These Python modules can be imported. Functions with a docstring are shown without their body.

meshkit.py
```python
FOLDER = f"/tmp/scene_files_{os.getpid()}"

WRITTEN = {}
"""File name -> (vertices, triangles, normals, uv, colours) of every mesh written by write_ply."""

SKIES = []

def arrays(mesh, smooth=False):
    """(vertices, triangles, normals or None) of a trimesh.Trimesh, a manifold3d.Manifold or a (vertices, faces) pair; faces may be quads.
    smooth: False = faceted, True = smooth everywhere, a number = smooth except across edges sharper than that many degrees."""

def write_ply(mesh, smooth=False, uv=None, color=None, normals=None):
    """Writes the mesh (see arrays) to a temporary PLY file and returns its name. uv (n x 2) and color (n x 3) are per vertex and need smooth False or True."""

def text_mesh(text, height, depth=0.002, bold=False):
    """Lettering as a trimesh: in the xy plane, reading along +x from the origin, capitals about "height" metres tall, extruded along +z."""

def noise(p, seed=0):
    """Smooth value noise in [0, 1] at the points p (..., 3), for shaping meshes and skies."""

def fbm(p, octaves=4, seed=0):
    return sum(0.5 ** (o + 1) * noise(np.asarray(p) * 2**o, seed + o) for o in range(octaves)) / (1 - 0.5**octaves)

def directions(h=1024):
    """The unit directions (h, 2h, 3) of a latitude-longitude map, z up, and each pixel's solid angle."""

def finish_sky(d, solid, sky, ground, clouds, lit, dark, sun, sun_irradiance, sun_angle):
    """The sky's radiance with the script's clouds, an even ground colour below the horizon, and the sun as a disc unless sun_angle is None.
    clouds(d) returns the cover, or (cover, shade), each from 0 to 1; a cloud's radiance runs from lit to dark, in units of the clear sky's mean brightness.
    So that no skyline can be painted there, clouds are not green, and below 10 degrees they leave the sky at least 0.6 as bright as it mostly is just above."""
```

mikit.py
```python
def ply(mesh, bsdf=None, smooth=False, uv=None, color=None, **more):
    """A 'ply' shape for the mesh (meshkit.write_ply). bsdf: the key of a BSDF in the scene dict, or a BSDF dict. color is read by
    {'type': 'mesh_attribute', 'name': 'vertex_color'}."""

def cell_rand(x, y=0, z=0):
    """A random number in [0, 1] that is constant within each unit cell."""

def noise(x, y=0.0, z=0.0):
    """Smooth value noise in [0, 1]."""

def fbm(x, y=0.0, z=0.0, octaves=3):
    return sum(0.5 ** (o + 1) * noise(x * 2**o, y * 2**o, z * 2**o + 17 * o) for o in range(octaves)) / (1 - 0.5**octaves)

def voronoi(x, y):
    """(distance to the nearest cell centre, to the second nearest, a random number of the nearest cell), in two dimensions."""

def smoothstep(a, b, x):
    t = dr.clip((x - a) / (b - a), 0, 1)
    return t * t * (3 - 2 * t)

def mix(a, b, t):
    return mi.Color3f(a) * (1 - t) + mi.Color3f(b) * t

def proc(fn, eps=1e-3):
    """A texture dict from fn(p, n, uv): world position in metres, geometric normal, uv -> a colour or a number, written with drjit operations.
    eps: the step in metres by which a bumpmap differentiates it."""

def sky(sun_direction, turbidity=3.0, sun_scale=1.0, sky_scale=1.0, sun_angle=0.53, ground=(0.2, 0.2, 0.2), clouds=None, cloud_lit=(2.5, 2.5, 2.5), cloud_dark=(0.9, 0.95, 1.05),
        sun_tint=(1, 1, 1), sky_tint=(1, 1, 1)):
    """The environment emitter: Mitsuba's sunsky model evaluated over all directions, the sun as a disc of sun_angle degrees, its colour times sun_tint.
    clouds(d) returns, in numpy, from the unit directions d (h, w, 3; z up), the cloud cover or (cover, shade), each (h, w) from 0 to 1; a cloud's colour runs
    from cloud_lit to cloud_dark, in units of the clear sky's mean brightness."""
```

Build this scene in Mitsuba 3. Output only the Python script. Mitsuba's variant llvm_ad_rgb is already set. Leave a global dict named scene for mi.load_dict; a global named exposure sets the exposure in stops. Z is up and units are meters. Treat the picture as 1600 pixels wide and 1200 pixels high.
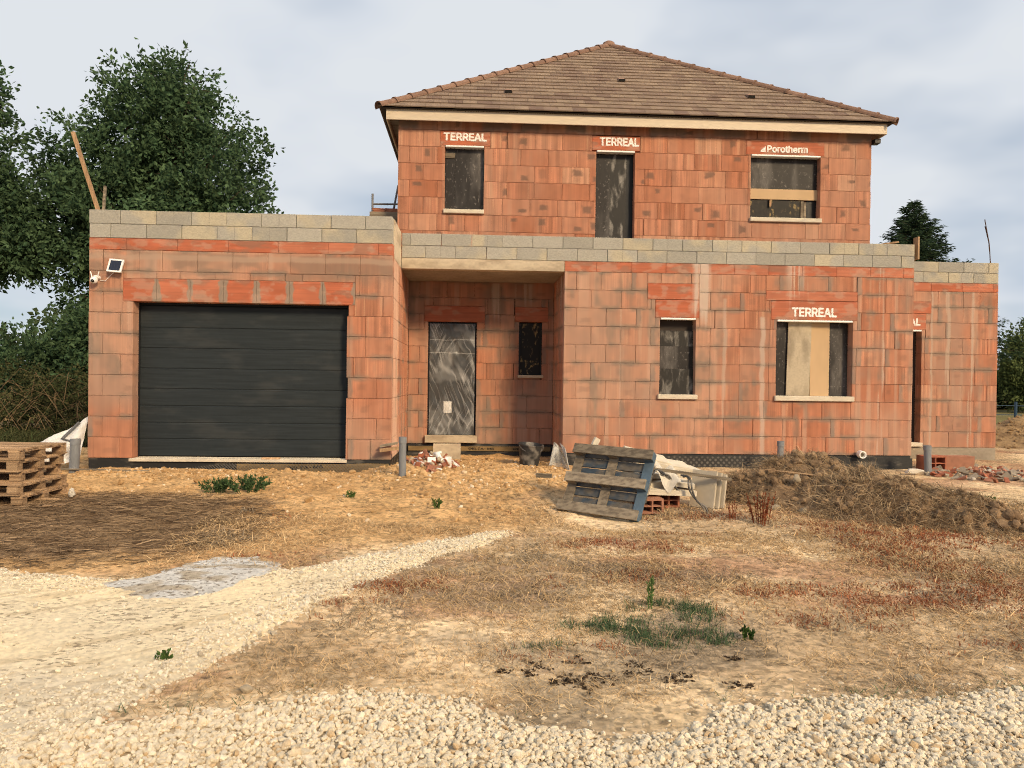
import math, random
import numpy as np, trimesh, drjit as dr, mitsuba as mi, mikit, meshkit
from mikit import noise, fbm, cell_rand, smoothstep, mix

scene, labels = {}, {}
T = mi.ScalarTransform4f

# ------------------------------------------------------------------ camera, sky, exposure
CAM = np.array([-1.504, -12.635, 1.218])
YAW, PITCH, ROLL = 0.052, -0.007, 0.013
_d = np.array([math.sin(YAW) * math.cos(PITCH), math.cos(YAW) * math.cos(PITCH), math.sin(PITCH)])
_r = np.array([math.cos(YAW), -math.sin(YAW), 0.0])
_u = np.cross(_r, _d)
_up = -_r * math.sin(ROLL) + _u * math.cos(ROLL)
scene['camera'] = {'type': 'perspective', 'fov': math.degrees(2 * math.atan(800 / 1202.0)), 'fov_axis': 'x', 'near_clip': 0.05, 'far_clip': 2000.0,
                   'to_world': T().look_at(origin=CAM.tolist(), target=(CAM + _d).tolist(), up=_up.tolist())}


def clouds(d):
    q = d / np.maximum(d[..., 2:3] + 0.25, 0.05)
    a = meshkit.fbm(np.stack([q[..., 0] * 1.3 + 3.1, q[..., 1] * 1.3, d[..., 2] * 3], -1), 5, seed=4)
    b = meshkit.fbm(np.stack([q[..., 0] * 3.2 + 9.7, q[..., 1] * 3.2 + 1.3, d[..., 2] * 5], -1), 4, seed=9)
    cover = np.clip(0.76 + 1.5 * (a - 0.45) + 0.5 * (b - 0.5), 0.60, 1.0)
    shade = np.clip(0.5 + 2.6 * (0.5 - b) + 1.8 * (0.5 - a), 0, 1)
    return cover, shade


SUN = np.array([math.sin(math.radians(29)) * math.cos(math.radians(27)), -math.cos(math.radians(29)) * math.cos(math.radians(27)), math.sin(math.radians(27))])
scene['sky'] = mikit.sky(SUN.tolist(), turbidity=3.0, sun_scale=0.94, sky_scale=1.0, sun_angle=12.0, ground=(0.3, 0.25, 0.18), clouds=clouds,
                         cloud_lit=(3.15, 3.3, 3.48), cloud_dark=(2.6, 2.86, 3.25), sun_tint=(1.0, 0.985, 0.95))
exposure = 1.60


# ------------------------------------------------------------------ helpers
def numbered(key):
    if key not in scene and key not in labels:
        return key
    i = 1
    while f'{key}_{i:03d}' in scene or f'{key}_{i:03d}' in labels:
        i += 1
    return f'{key}_{i:03d}'


def thing(name, label, cat, group=None):
    key = numbered(name)
    labels[key] = {'label': label, 'category': cat}
    if group:
        labels[key]['group'] = group
    return key


class MB:
    """collects pieces into one mesh"""

    def __init__(self):
        self.v, self.f, self.uv, self.n = [], [], [], 0

    def add(self, v, f, uv=None):
        v = np.asarray(v, float)
        f = np.asarray(f, int)
        if f.shape[1] == 4:
            f = np.vstack([f[:, [0, 1, 2]], f[:, [0, 2, 3]]])
        self.v.append(v)
        self.f.append(f + self.n)
        self.uv.append(np.zeros((len(v), 2)) if uv is None else np.asarray(uv, float))
        self.n += len(v)
        return self

    def mesh(self):
        return np.vstack(self.v), np.vstack(self.f)

    def uvs(self):
        return np.vstack(self.uv)

    def box(self, lo, hi, uvid=0):
        lo, hi = np.minimum(lo, hi), np.maximum(lo, hi)
        return self.obox((lo + hi) / 2, (hi - lo) / 2, np.eye(3), uvid)

    def obox(self, c, half, R=None, uvid=0, taper=1.0):
        R = np.eye(3) if R is None else R
        s = np.array([[x, y, z] for x in (-1, 1) for y in (-1, 1) for z in (-1, 1)], float)
        loc = s * np.asarray(half, float)
        f = np.array([[0, 1, 3, 2], [4, 6, 7, 5], [0, 4, 5, 1], [2, 3, 7, 6], [0, 2, 6, 4], [1, 5, 7, 3]])
        pts, fs, uv = [], [], []
        for k, q in enumerate(f):  # own vertices for each face, so that uv is sound on each
            p = loc[q]
            pts.append(p)
            fs.append([4 * k, 4 * k + 1, 4 * k + 2, 4 * k + 3])
            uv.append(np.stack([8 * uvid + 1 + p[:, 0] + p[:, 1], 1 + p[:, 2] + 0.37 * p[:, 1]], 1))
        p = np.vstack(pts)
        return self.add(p @ R.T + np.asarray(c, float), fs, np.vstack(uv))

    def tube(self, pts, rad, n=8, cap=True, uvid=0):
        pts = np.asarray(pts, float)
        rad = np.broadcast_to(rad, len(pts)).astype(float)
        t = np.gradient(pts, axis=0)
        t /= np.linalg.norm(t, axis=1, keepdims=True) + 1e-12
        ref = np.array([0, 0, 1.0]) if abs(t[0, 2]) < 0.9 else np.array([1.0, 0, 0])
        a = np.cross(t, ref)
        a /= np.linalg.norm(a, axis=1, keepdims=True) + 1e-12
        b = np.cross(t, a)
        ang = np.arange(n) * 2 * np.pi / n
        v = (pts[:, None] + rad[:, None, None] * (np.cos(ang)[None, :, None] * a[:, None] + np.sin(ang)[None, :, None] * b[:, None])).reshape(-1, 3)
        f = []
        for i in range(len(pts) - 1):
            for j in range(n):
                f.append([i * n + j, i * n + (j + 1) % n, (i + 1) * n + (j + 1) % n, (i + 1) * n + j])
        f = [[q[0], q[1], q[2]] for q in f] + [[q[0], q[2], q[3]] for q in f]
        if cap:
            m = len(v)
            v = np.vstack([v, pts[:1], pts[-1:]])
            for j in range(n):
                f.append([m, (j + 1) % n, j])
                f.append([m + 1, (len(pts) - 1) * n + j, (len(pts) - 1) * n + (j + 1) % n])
        return self.add(v, f, np.tile([8.0 * uvid + 1, 1.0], (len(v), 1)))


def put(key, mb, bsdf, smooth=False, label=None, cat=None, group=None, kind=None):
    key = numbered(key)
    uv = None
    if isinstance(mb, MB):
        if smooth is False or smooth is True:
            uv = mb.uvs()
        mesh = mb.mesh()
    else:
        mesh = mb
    scene[key] = mikit.ply(mesh, bsdf, smooth=smooth, uv=uv)
    d = {k: v for k, v in (('label', label), ('category', cat), ('group', group), ('kind', kind)) if v}
    if d:
        labels[key] = d
    return key


def rotz(a):
    c, s = math.cos(a), math.sin(a)
    return np.array([[c, -s, 0], [s, c, 0], [0, 0, 1.0]])


def rotx(a):
    c, s = math.cos(a), math.sin(a)
    return np.array([[1.0, 0, 0], [0, c, -s], [0, s, c]])


def roty(a):
    c, s = math.cos(a), math.sin(a)
    return np.array([[c, 0, s], [0, 1.0, 0], [-s, 0, c]])


def sstep(a, b, x):
    t = np.clip((x - a) / (b - a), 0, 1)
    return t * t * (3 - 2 * t)


def nz2(x, y, s, o=3, seed=0):
    return meshkit.fbm(np.stack([x * s, y * s, np.zeros_like(x) + 0.37], -1), o, seed)


# ------------------------------------------------------------------ materials
def diffuse(key, fn, rough=0.85, bump=None, bscale=1.0, spec=0.25, eps=1e-3):
    base = {'type': 'principled', 'base_color': mikit.proc(fn) if callable(fn) else {'type': 'rgb', 'value': list(fn)}, 'roughness': rough, 'specular': spec}
    if bump is not None:
        base = {'type': 'bumpmap', 'arbitrary': mikit.proc(bump, eps), 'scale': bscale, 'bsdf': base}
    scene[key] = {'type': 'twosided', 'bsdf': base}


MORTAR = (0.215, 0.165, 0.13)


def run(p, a, x0, w, ztop, zlen, seed):
    """a run of lime that dripped down the wall from ztop"""
    e = noise(a * 38 + seed, 3.1) * 0.55 + noise(a * 13, seed) * 0.45
    m = smoothstep(w, w * 0.35, dr.abs(a - x0 + 0.05 * (noise(p.z * 1.3, seed) - 0.5) + 0.03 * (noise(p.z * 6.0, seed) - 0.5)))
    reach = ztop - zlen * (0.25 + 0.9 * e)
    return m * smoothstep(reach - 0.15, reach + 0.25, p.z) * smoothstep(ztop + 0.02, ztop - 0.02, p.z) * smoothstep(0.25, 0.6, e)


def brick_fn(p, n, uv):
    idx = dr.floor(uv.x / 4)
    ls = uv.x - 4 * idx
    wall = dr.floor(uv.y / 10)
    lz = uv.y - 10 * wall
    r1, r2, r3, r4 = (cell_rand(idx, k) for k in (7, 11, 13, 17))
    a = p.x + p.y * 0.93
    upper = dr.select(wall == 3, mi.Float(1), mi.Float(0))
    main = dr.select(wall == 2, mi.Float(1), mi.Float(0))
    c = mix((0.375, 0.150, 0.086), (0.415, 0.192, 0.120), r1)
    c = mix(c, (0.36, 0.132, 0.070), smoothstep(0.75, 0.97, r2) * 0.7)
    c = mix(c, (0.50, 0.265, 0.17), smoothstep(0.80, 0.97, r3) * (0.35 + 0.5 * upper))
    strip = cell_rand(dr.floor(ls / 0.062 + r2 * 3), idx, 3)
    ribs = noise(a * 75, idx * 1.7, p.z * 1.5)
    ribbed = smoothstep(0.35, 0.5, r4)
    wide = noise(a * 17, idx * 2.3, p.z * 0.7)
    c = c * (1 + (strip - 0.5) * 0.34 * ribbed) * (1 + (ribs - 0.5) * (0.14 + 0.34 * ribbed)) * (0.82 + 0.36 * wide)
    c = mix(c, (0.58, 0.33, 0.21), smoothstep(0.70, 0.92, noise(a * 33, idx * 3.1, p.z * 0.9)) * ribbed * 0.5)
    c = mix(c, (0.23, 0.10, 0.06), smoothstep(0.74, 0.95, noise(a * 26, idx * 1.3 + 40, p.z * 0.8)) * 0.45)
    c = c * (0.86 + 0.28 * fbm(a * 6, p.z * 6, idx * 0.37))
    big = fbm(a * 0.9 + 5, p.z * 0.8, wall * 3.1, 4)
    c = mix(c, (0.43, 0.27, 0.195), smoothstep(0.36, 0.68, big) * 0.62 * (1 - upper * 0.45))
    lw = smoothstep(0.60, 0.80, noise(a * 11, p.z * 0.33, wall)) * smoothstep(0.3, 0.6, fbm(a * 1.3, p.z * 0.6, 3.0))
    c = mix(c, (0.47, 0.315, 0.235), lw * 0.5 * (1 - 0.6 * upper))
    gw = smoothstep(0.52, 0.72, fbm(a * 1.5 + 9, p.z * 1.1, wall + 5.0, 4)) * (1 - 0.7 * upper)
    c = mix(c, (0.27, 0.185, 0.145), gw * 0.45)
    # mortar smeared over joints
    k = dr.floor(p.z / 0.3 + 0.5)
    dj = dr.abs(p.z - 0.3 * k)
    sm = fbm(a * 2.1 + k * 7.3, k * 3.7 + wall, 0.4, 3)
    hj = smoothstep(0.46, 0.62, sm) * smoothstep(0.075, 0.004, dj + 0.03 * (noise(a * 14, p.z * 14) - 0.5)) * (1 - upper)
    vb = smoothstep(0.56, 0.72, fbm(a * 4.3 + 1.7, p.z * 1.5 + wall * 4, 2.2, 3)) * (0.25 + 0.75 * noise(a * 20, p.z * 9)) * (1 - upper * 0.8)
    sq = smoothstep(0.80, 0.82, cell_rand(idx, 37)) * (1 - upper) * smoothstep(0.075, 0.03, dr.abs(ls - 0.225) + 0.06 * (fbm(a * 13, p.z * 9, 3.0) - 0.5) + 0.05 * smoothstep(0.42, 0.6, lz))
    c = mix(c, (0.225, 0.175, 0.145), sq * (0.45 + 0.5 * noise(a * 17, p.z * 8)))
    c = mix(c, MORTAR, dr.minimum(hj * 0.75 + vb * 0.75, 0.85))
    # grey rub marks and blots on single bricks
    bl = dr.maximum(dr.abs(ls - 0.26 - 0.34 * r1) / (0.045 + 0.06 * r3), dr.abs(lz - 0.27 - 0.16 * r2) / (0.03 + 0.055 * r4)) + 0.9 * (fbm(a * 14, p.z * 14) - 0.5)
    has = smoothstep(0.58, 0.60, cell_rand(idx, 29)) * (0.30 + 0.70 * upper)
    c = mix(c, (0.135, 0.088, 0.068), smoothstep(1.25, 0.45, bl) * has * 0.72)
    # cement on the top course of the upper wall
    tp = smoothstep(5.60, 5.70, p.z + 0.16 * (fbm(a * 5, 3.3) - 0.5)) * upper * smoothstep(0.38, 0.56, fbm(a * 2.7, 8.1))
    c = mix(c, (0.17, 0.135, 0.115), tp * 0.8)
    # lime runs
    lime = run(p, a, 2.27, 0.19, 3.2, 1.15, 3.0) + run(p, a, 3.92, 0.22, 3.2, 0.7, 8.0) * 0.6 + run(p, a, 5.38, 0.05, 3.2, 6.0, 5.0) * 0.6 + run(p, a, 3.33, 0.06, 2.3, 4.5, 6.0) * 0.6 \
        + run(p, a, 2.70, 0.05, 2.6, 3.0, 2.0) * 0.5 + run(p, a, 0.95, 0.05, 2.4, 3.0, 4.0) * 0.45
    c = mix(c, (0.50, 0.40, 0.33), dr.clip(lime * main, 0, 0.8))
    wing = dr.select(wall == 5, mi.Float(1), mi.Float(0))
    c = mix(c, (0.43, 0.33, 0.26), dr.clip((run(p, a, 9.25, 0.06, 3.2, 2.6, 1.0) + run(p, a, 9.72, 0.05, 3.2, 5.0, 7.0) + run(p, a, 8.95, 0.03, 3.0, 4.0, 9.0)) * wing * 0.7, 0, 0.7))
    porch = dr.select(wall == 4, mi.Float(1), mi.Float(0))
    c = mix(c, (0.48, 0.38, 0.3), dr.clip((run(p, a, 0.98, 0.22, 2.98, 0.5, 2.0) + run(p, a, 0.45, 0.10, 2.98, 0.8, 5.0)) * porch * 0.7, 0, 0.65))
    # thin lime wash over the garage's return wall and over the wet band at its head
    ret = dr.select(wall == 6, mi.Float(1), mi.Float(0))
    c = mix(c, (0.60, 0.39, 0.28), ret * smoothstep(-0.15, -0.45, p.y) * (0.45 + 0.4 * fbm(p.y * 5, p.z * 1.3)))
    gar = dr.select(wall == 1, mi.Float(1), mi.Float(0))
    band = smoothstep(2.45, 2.66, p.z + 0.3 * (fbm(a * 1.6, 2.0) - 0.5)) * smoothstep(3.0, 2.93, p.z) * smoothstep(0.34, 0.55, fbm(a * 2.2, p.z * 3.5, 1.0))
    c = mix(c, (0.23, 0.155, 0.115), gar * band * 0.72)
    c = mix(c, (0.40, 0.28, 0.21), gar * smoothstep(0.06, 0.02, dr.abs(p.z - 2.9 + 0.05 * (fbm(a * 3, 1.1) - 0.5))) * 0.6)
    return c


def brick_bump(p, n, uv):
    idx = dr.floor(uv.x / 4)
    a = p.x + p.y * 0.93
    return 0.0022 * noise(a * 75, idx * 1.7, p.z * 1.5) + 0.002 * fbm(a * 25, p.z * 25)


diffuse('brick_skin', brick_fn, 0.9, brick_bump, 1.0, 0.2)


def planelle_fn(p, n, uv):
    idx = dr.floor(uv.x / 4)
    a = p.x + p.y * 0.93
    wall = dr.floor(uv.y / 10)
    r = cell_rand(idx, 5)
    c = mix((0.40, 0.118, 0.062), (0.42, 0.155, 0.092), r)
    c = c * (0.88 + 0.24 * noise(a * 1.3, p.z * 60, idx)) * (0.85 + 0.3 * fbm(a * 4, p.z * 8))
    main = dr.select(wall == 2, mi.Float(1), mi.Float(0))
    c = mix(c, (0.20, 0.155, 0.12), smoothstep(0.56, 0.70, fbm(a * 3 + 2, p.z * 7)) * 0.45)
    gar = dr.select((wall == 1) & (p.z < 2.7), mi.Float(1), mi.Float(0))
    jj = (p.x + 6.541) / 0.4736
    dj = dr.abs(jj - dr.floor(jj + 0.5)) * 0.4736
    wv = 0.055 + 0.075 * (fbm(dr.floor(jj + 0.5) * 3.7, p.z * 9, 2.0) - 0.5) + 0.05 * (fbm(p.x * 30, p.z * 24, 1.0) - 0.5)
    c = mix(c, (0.235, 0.205, 0.165), gar * smoothstep(0.0, -0.02, dj - wv) * smoothstep(0.4, 0.6, jj) * 0.85)
    c = mix(c, (0.44, 0.30, 0.23), smoothstep(0.5, 0.7, fbm(p.x * 6, p.z * 12, 4.0, 4)) * 0.4)
    lime = run(p, a, 2.27, 0.19, 3.2, 1.15, 3.0) + run(p, a, 3.92, 0.22, 3.2, 0.7, 8.0) * 0.6 + run(p, a, 5.38, 0.045, 3.2, 6.0, 5.0)
    return mix(c, (0.52, 0.43, 0.36), dr.clip(lime * main, 0, 0.8))


diffuse('lintel_skin', planelle_fn, 0.85, lambda p, n, uv: 0.001 * noise(p.x * 2, p.z * 90) + 0.001 * fbm(p.x * 30, p.z * 30), 1.0, 0.2)


def block_fn(p, n, uv):
    idx = dr.floor(uv.x / 4)
    ls = uv.x - 4 * idx
    a = p.x + p.y
    c = mix((0.30, 0.285, 0.250), (0.375, 0.355, 0.31), cell_rand(idx, 3))
    w = smoothstep(0.45, 0.65, fbm(a * 3.2, p.z * 2.2, idx * 0.9)) * smoothstep(0.35, 0.45, cell_rand(idx, 4))
    c = mix(c, (0.46, 0.40, 0.285), w * 0.7)
    half = smoothstep(0.006, 0.002, dr.abs(ls - 0.45)) * smoothstep(0.6, 0.62, cell_rand(idx, 9))
    c = mix(c, (0.24, 0.22, 0.19), half * 0.8)
    return c * (0.80 + 0.4 * fbm(a * 55, p.y * 55, p.z * 55, 2))


diffuse('block_skin', block_fn, 0.95, lambda p, n, uv: 0.003 * fbm(p.x * 60 + p.y * 60, p.z * 60, 0.0, 2), 1.0, 0.1)
diffuse('concrete', lambda p, n, uv: mix((0.50, 0.42, 0.31), (0.36, 0.29, 0.21), smoothstep(0.4, 0.75, fbm(p.x * 2.6 + p.y, p.y * 2 + 4, p.z * 5, 4))) * (0.85 + 0.3 * fbm(p.x * 30, p.y * 30, p.z * 30)), 0.9, None, 1, 0.2)
diffuse('pale_stone', lambda p, n, uv: mi.Color3f(0.60, 0.53, 0.42) * (0.78 + 0.36 * fbm(p.x * 9, p.y * 9, p.z * 9, 4)), 0.85, None, 1, 0.2)
diffuse('slab_face', lambda p, n, uv: mi.Color3f(0.46, 0.40, 0.31) * (0.78 + 0.36 * fbm(p.x * 9, p.y * 9, p.z * 9, 4)), 0.85, None, 1, 0.2)
diffuse('footing', lambda p, n, uv: mix((0.36, 0.31, 0.245), (0.24, 0.20, 0.155), fbm(p.x * 3, p.y * 3, p.z * 6, 4)) * (0.8 + 0.4 * fbm(p.x * 25, p.y * 25, p.z * 25)), 0.95, None, 1, 0.1)
diffuse('bitumen', lambda p, n, uv: mix((0.018, 0.018, 0.019), (0.13, 0.115, 0.095), smoothstep(0.50, 0.72, fbm(p.x * 5 + p.y * 5, p.z * 16, 0.3, 4)) * 0.7), 0.55, None, 1, 0.4)


def dimple(p, n, uv):
    a = (p.x + p.y) * 34
    b = p.z * 34
    return (dr.abs(dr.sin(a + b)) * dr.abs(dr.sin(a - b)))


diffuse('dimple_sheet', lambda p, n, uv: mix((0.022, 0.021, 0.021), (0.12, 0.11, 0.095), smoothstep(0.35, 0.9, dimple(p, n, uv)) * (0.35 + 0.65 * fbm(p.x * 3, p.z * 5))), 0.6, None, 1, 0.4)
diffuse('band_sheet', lambda p, n, uv: mi.Color3f(0.20, 0.135, 0.06) * (0.6 + 0.8 * fbm(p.x * 6, p.z * 22)), 0.7, None, 1, 0.3)
diffuse('dark_print', (0.02, 0.02, 0.02), 0.7)
diffuse('white_print', lambda p, n, uv: mix(mi.Color3f(0.84, 0.81, 0.78) * (0.86 + 0.2 * fbm(p.x * 30, p.z * 30)), (0.50, 0.28, 0.2), smoothstep(0.52, 0.72, fbm(p.x * 22, p.z * 34, 2.0, 4)) * 0.55), 0.7)
diffuse('joint', lambda p, n, uv: mi.Color3f(0.20, 0.115, 0.075) * (0.6 + 0.8 * fbm(p.x * 14 + p.y * 14, p.z * 14)), 0.95, None, 1, 0.1)
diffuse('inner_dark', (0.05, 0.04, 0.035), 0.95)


def tile_fn(p, n, uv):
    i = dr.floor(uv.x / 8)
    r, q = cell_rand(i, 2), cell_rand(i, 6)
    c = mix((0.180, 0.128, 0.096), (0.225, 0.166, 0.120), r)
    c = mix(c, (0.150, 0.102, 0.078), smoothstep(0.72, 0.95, q))
    return c * (0.80 + 0.4 * fbm(p.x * 5, p.y * 5, p.z * 5, 2))


diffuse('roof_tile_skin', tile_fn, 0.85, None, 1, 0.25)
diffuse('ridge_skin', lambda p, n, uv: mix((0.18, 0.108, 0.078), (0.245, 0.15, 0.108), cell_rand(dr.floor(uv.x / 8), 2)) * (0.7 + 0.6 * fbm(p.x * 8, p.y * 8, p.z * 8)), 0.85, None, 1, 0.25)
diffuse('fascia_paint', lambda p, n, uv: mi.Color3f(0.55, 0.455, 0.34) * (0.94 + 0.12 * fbm(p.x * 2, p.y * 2, p.z * 20)), 0.5, None, 1, 0.4)


def grain(col, dark, along='x', scale=1.0):
    def fn(p, n, uv):
        i = cell_rand(dr.floor(uv.x / 8), 3)
        l = uv.x * 1.0
        g = fbm(p.x * 3 + i * 9, p.y * 34, p.z * 34, 3) if along == 'x' else fbm(p.x * 34, p.y * 34, p.z * 3 + i * 9, 3)
        return mix(col, dark, smoothstep(0.3, 0.75, g)) * (0.72 + 0.56 * i) * (0.8 + 0.4 * fbm(p.x * 5, p.y * 5, p.z * 5))
    return fn


diffuse('pallet_wood', grain((0.40, 0.27, 0.16), (0.23, 0.145, 0.085)), 0.85, None, 1, 0.2)
diffuse('grey_wood', grain((0.25, 0.205, 0.15), (0.13, 0.105, 0.078)), 0.9, None, 1, 0.2)
diffuse('fresh_wood', grain((0.52, 0.34, 0.20), (0.36, 0.22, 0.12), 'z'), 0.8, None, 1, 0.2)
diffuse('ply_sheet', lambda p, n, uv: mi.Color3f(0.50, 0.345, 0.20) * (0.86 + 0.26 * fbm(p.x * 5, p.y * 5, p.z * 1.2, 4)), 0.75, None, 1, 0.25)
diffuse('grey_board', lambda p, n, uv: mix((0.44, 0.37, 0.27), (0.29, 0.24, 0.175), smoothstep(0.35, 0.7, fbm(p.x * 7, p.y * 7, p.z * 2.2, 4))) * (0.88 + 0.24 * fbm(p.x * 40, p.z * 40)), 0.85, None, 1, 0.2)
diffuse('blue_paint', lambda p, n, uv: mix((0.045, 0.062, 0.082), (0.12, 0.105, 0.088), smoothstep(0.34, 0.6, fbm(p.x * 7, p.y * 7, p.z * 7, 4))) * (0.62 + 0.7 * fbm(p.x * 22, p.y * 22, p.z * 22)), 0.8, None, 1, 0.25)
diffuse('blue_edge', lambda p, n, uv: mi.Color3f(0.085, 0.125, 0.165) * (0.7 + 0.6 * fbm(p.x * 9, p.y * 9, p.z * 9)), 0.75, None, 1, 0.25)


def film_fn(p, n, uv):
    s = fbm(p.x * 3.3 + p.y, p.z * 0.8, 1.7, 4)
    c = mix((0.022, 0.019, 0.018), (0.17, 0.155, 0.145), smoothstep(0.48, 0.74, s) * (0.25 + 0.75 * fbm(p.x * 45, p.z * 14)))
    return mix(c, (0.34, 0.31, 0.28), smoothstep(0.66, 0.84, fbm(p.x * 40, p.z * 26, 4.0, 4)) * 0.4)


diffuse('black_film_board', film_fn, 0.5, None, 1, 0.22)
diffuse('speckled_film', lambda p, n, uv: mix((0.014, 0.012, 0.010), (0.26, 0.185, 0.075), smoothstep(0.56, 0.76, fbm(p.x * 34, p.z * 22, 2.0, 4)) * smoothstep(0.35, 0.6, fbm(p.x * 5, p.z * 4, 7.0))), 0.5, None, 1, 0.2)
diffuse('splashed_film', lambda p, n, uv: mix((0.026, 0.024, 0.022), (0.30, 0.28, 0.255), smoothstep(0.46, 0.80, fbm(p.x * 15 + 2.5 * fbm(p.z * 2, p.x * 3), p.z * 4.5, 6.0, 5)) * (0.30 + 0.70 * fbm(p.x * 40, p.z * 26, 1.0))), 0.5, None, 1, 0.2)


def door_fn(p, n, uv):
    g = fbm(p.x * 2.5, p.z * 55, 1.0, 3)
    c = mi.Color3f(0.021, 0.027, 0.031) * (0.72 + 0.55 * g)
    return mix(c, (0.14, 0.13, 0.115), smoothstep(0.52, 0.85, fbm(p.x * 2.2, p.z * 6, 5.0, 4)) * 0.10)


diffuse('anthracite', door_fn, 0.55, lambda p, n, uv: 0.0009 * fbm(p.x * 3, p.z * 70, 0.0, 3), 1.0, 0.22)
diffuse('dark_frame', (0.012, 0.012, 0.013), 0.4)
diffuse('grey_pvc', lambda p, n, uv: mi.Color3f(0.185, 0.195, 0.21) * (0.8 + 0.4 * fbm(p.x * 9, p.y * 9, p.z * 7)), 0.5, None, 1, 0.45)
diffuse('white_plastic', (0.78, 0.77, 0.75), 0.4, None, 1, 0.5)
diffuse('lens_black', (0.01, 0.01, 0.012), 0.12, None, 1, 0.6)
diffuse('solar_cell', lambda p, n, uv: mix((0.012, 0.015, 0.03), (0.05, 0.055, 0.07), smoothstep(0.46, 0.5, dr.abs(p.x * 24 - dr.floor(p.x * 24) - 0.5))), 0.15, None, 1, 0.6)
diffuse('woven_white', lambda p, n, uv: mi.Color3f(0.66, 0.65, 0.64) * (0.82 + 0.26 * fbm(p.x * 12, p.y * 12, p.z * 12, 4)), 0.6, None, 1, 0.35)
diffuse('grey_strap', (0.12, 0.12, 0.125), 0.6)
diffuse('steel', lambda p, n, uv: mi.Color3f(0.14, 0.14, 0.145) * (0.7 + 0.6 * fbm(p.x * 8, p.y * 8, p.z * 20)), 0.5, None, 1, 0.5)
diffuse('rebar_rust', (0.09, 0.055, 0.04), 0.8)
diffuse('black_plastic', lambda p, n, uv: mix((0.028, 0.028, 0.029), (0.22, 0.20, 0.175), smoothstep(0.48, 0.68, fbm(p.x * 9, p.y * 9, p.z * 6, 4)) * 0.75), 0.5, None, 1, 0.45)
diffuse('cloth_white', lambda p, n, uv: mi.Color3f(0.60, 0.55, 0.47) * (0.75 + 0.4 * fbm(p.x * 9, p.y * 9, p.z * 9)), 0.9, None, 1, 0.1)
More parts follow.
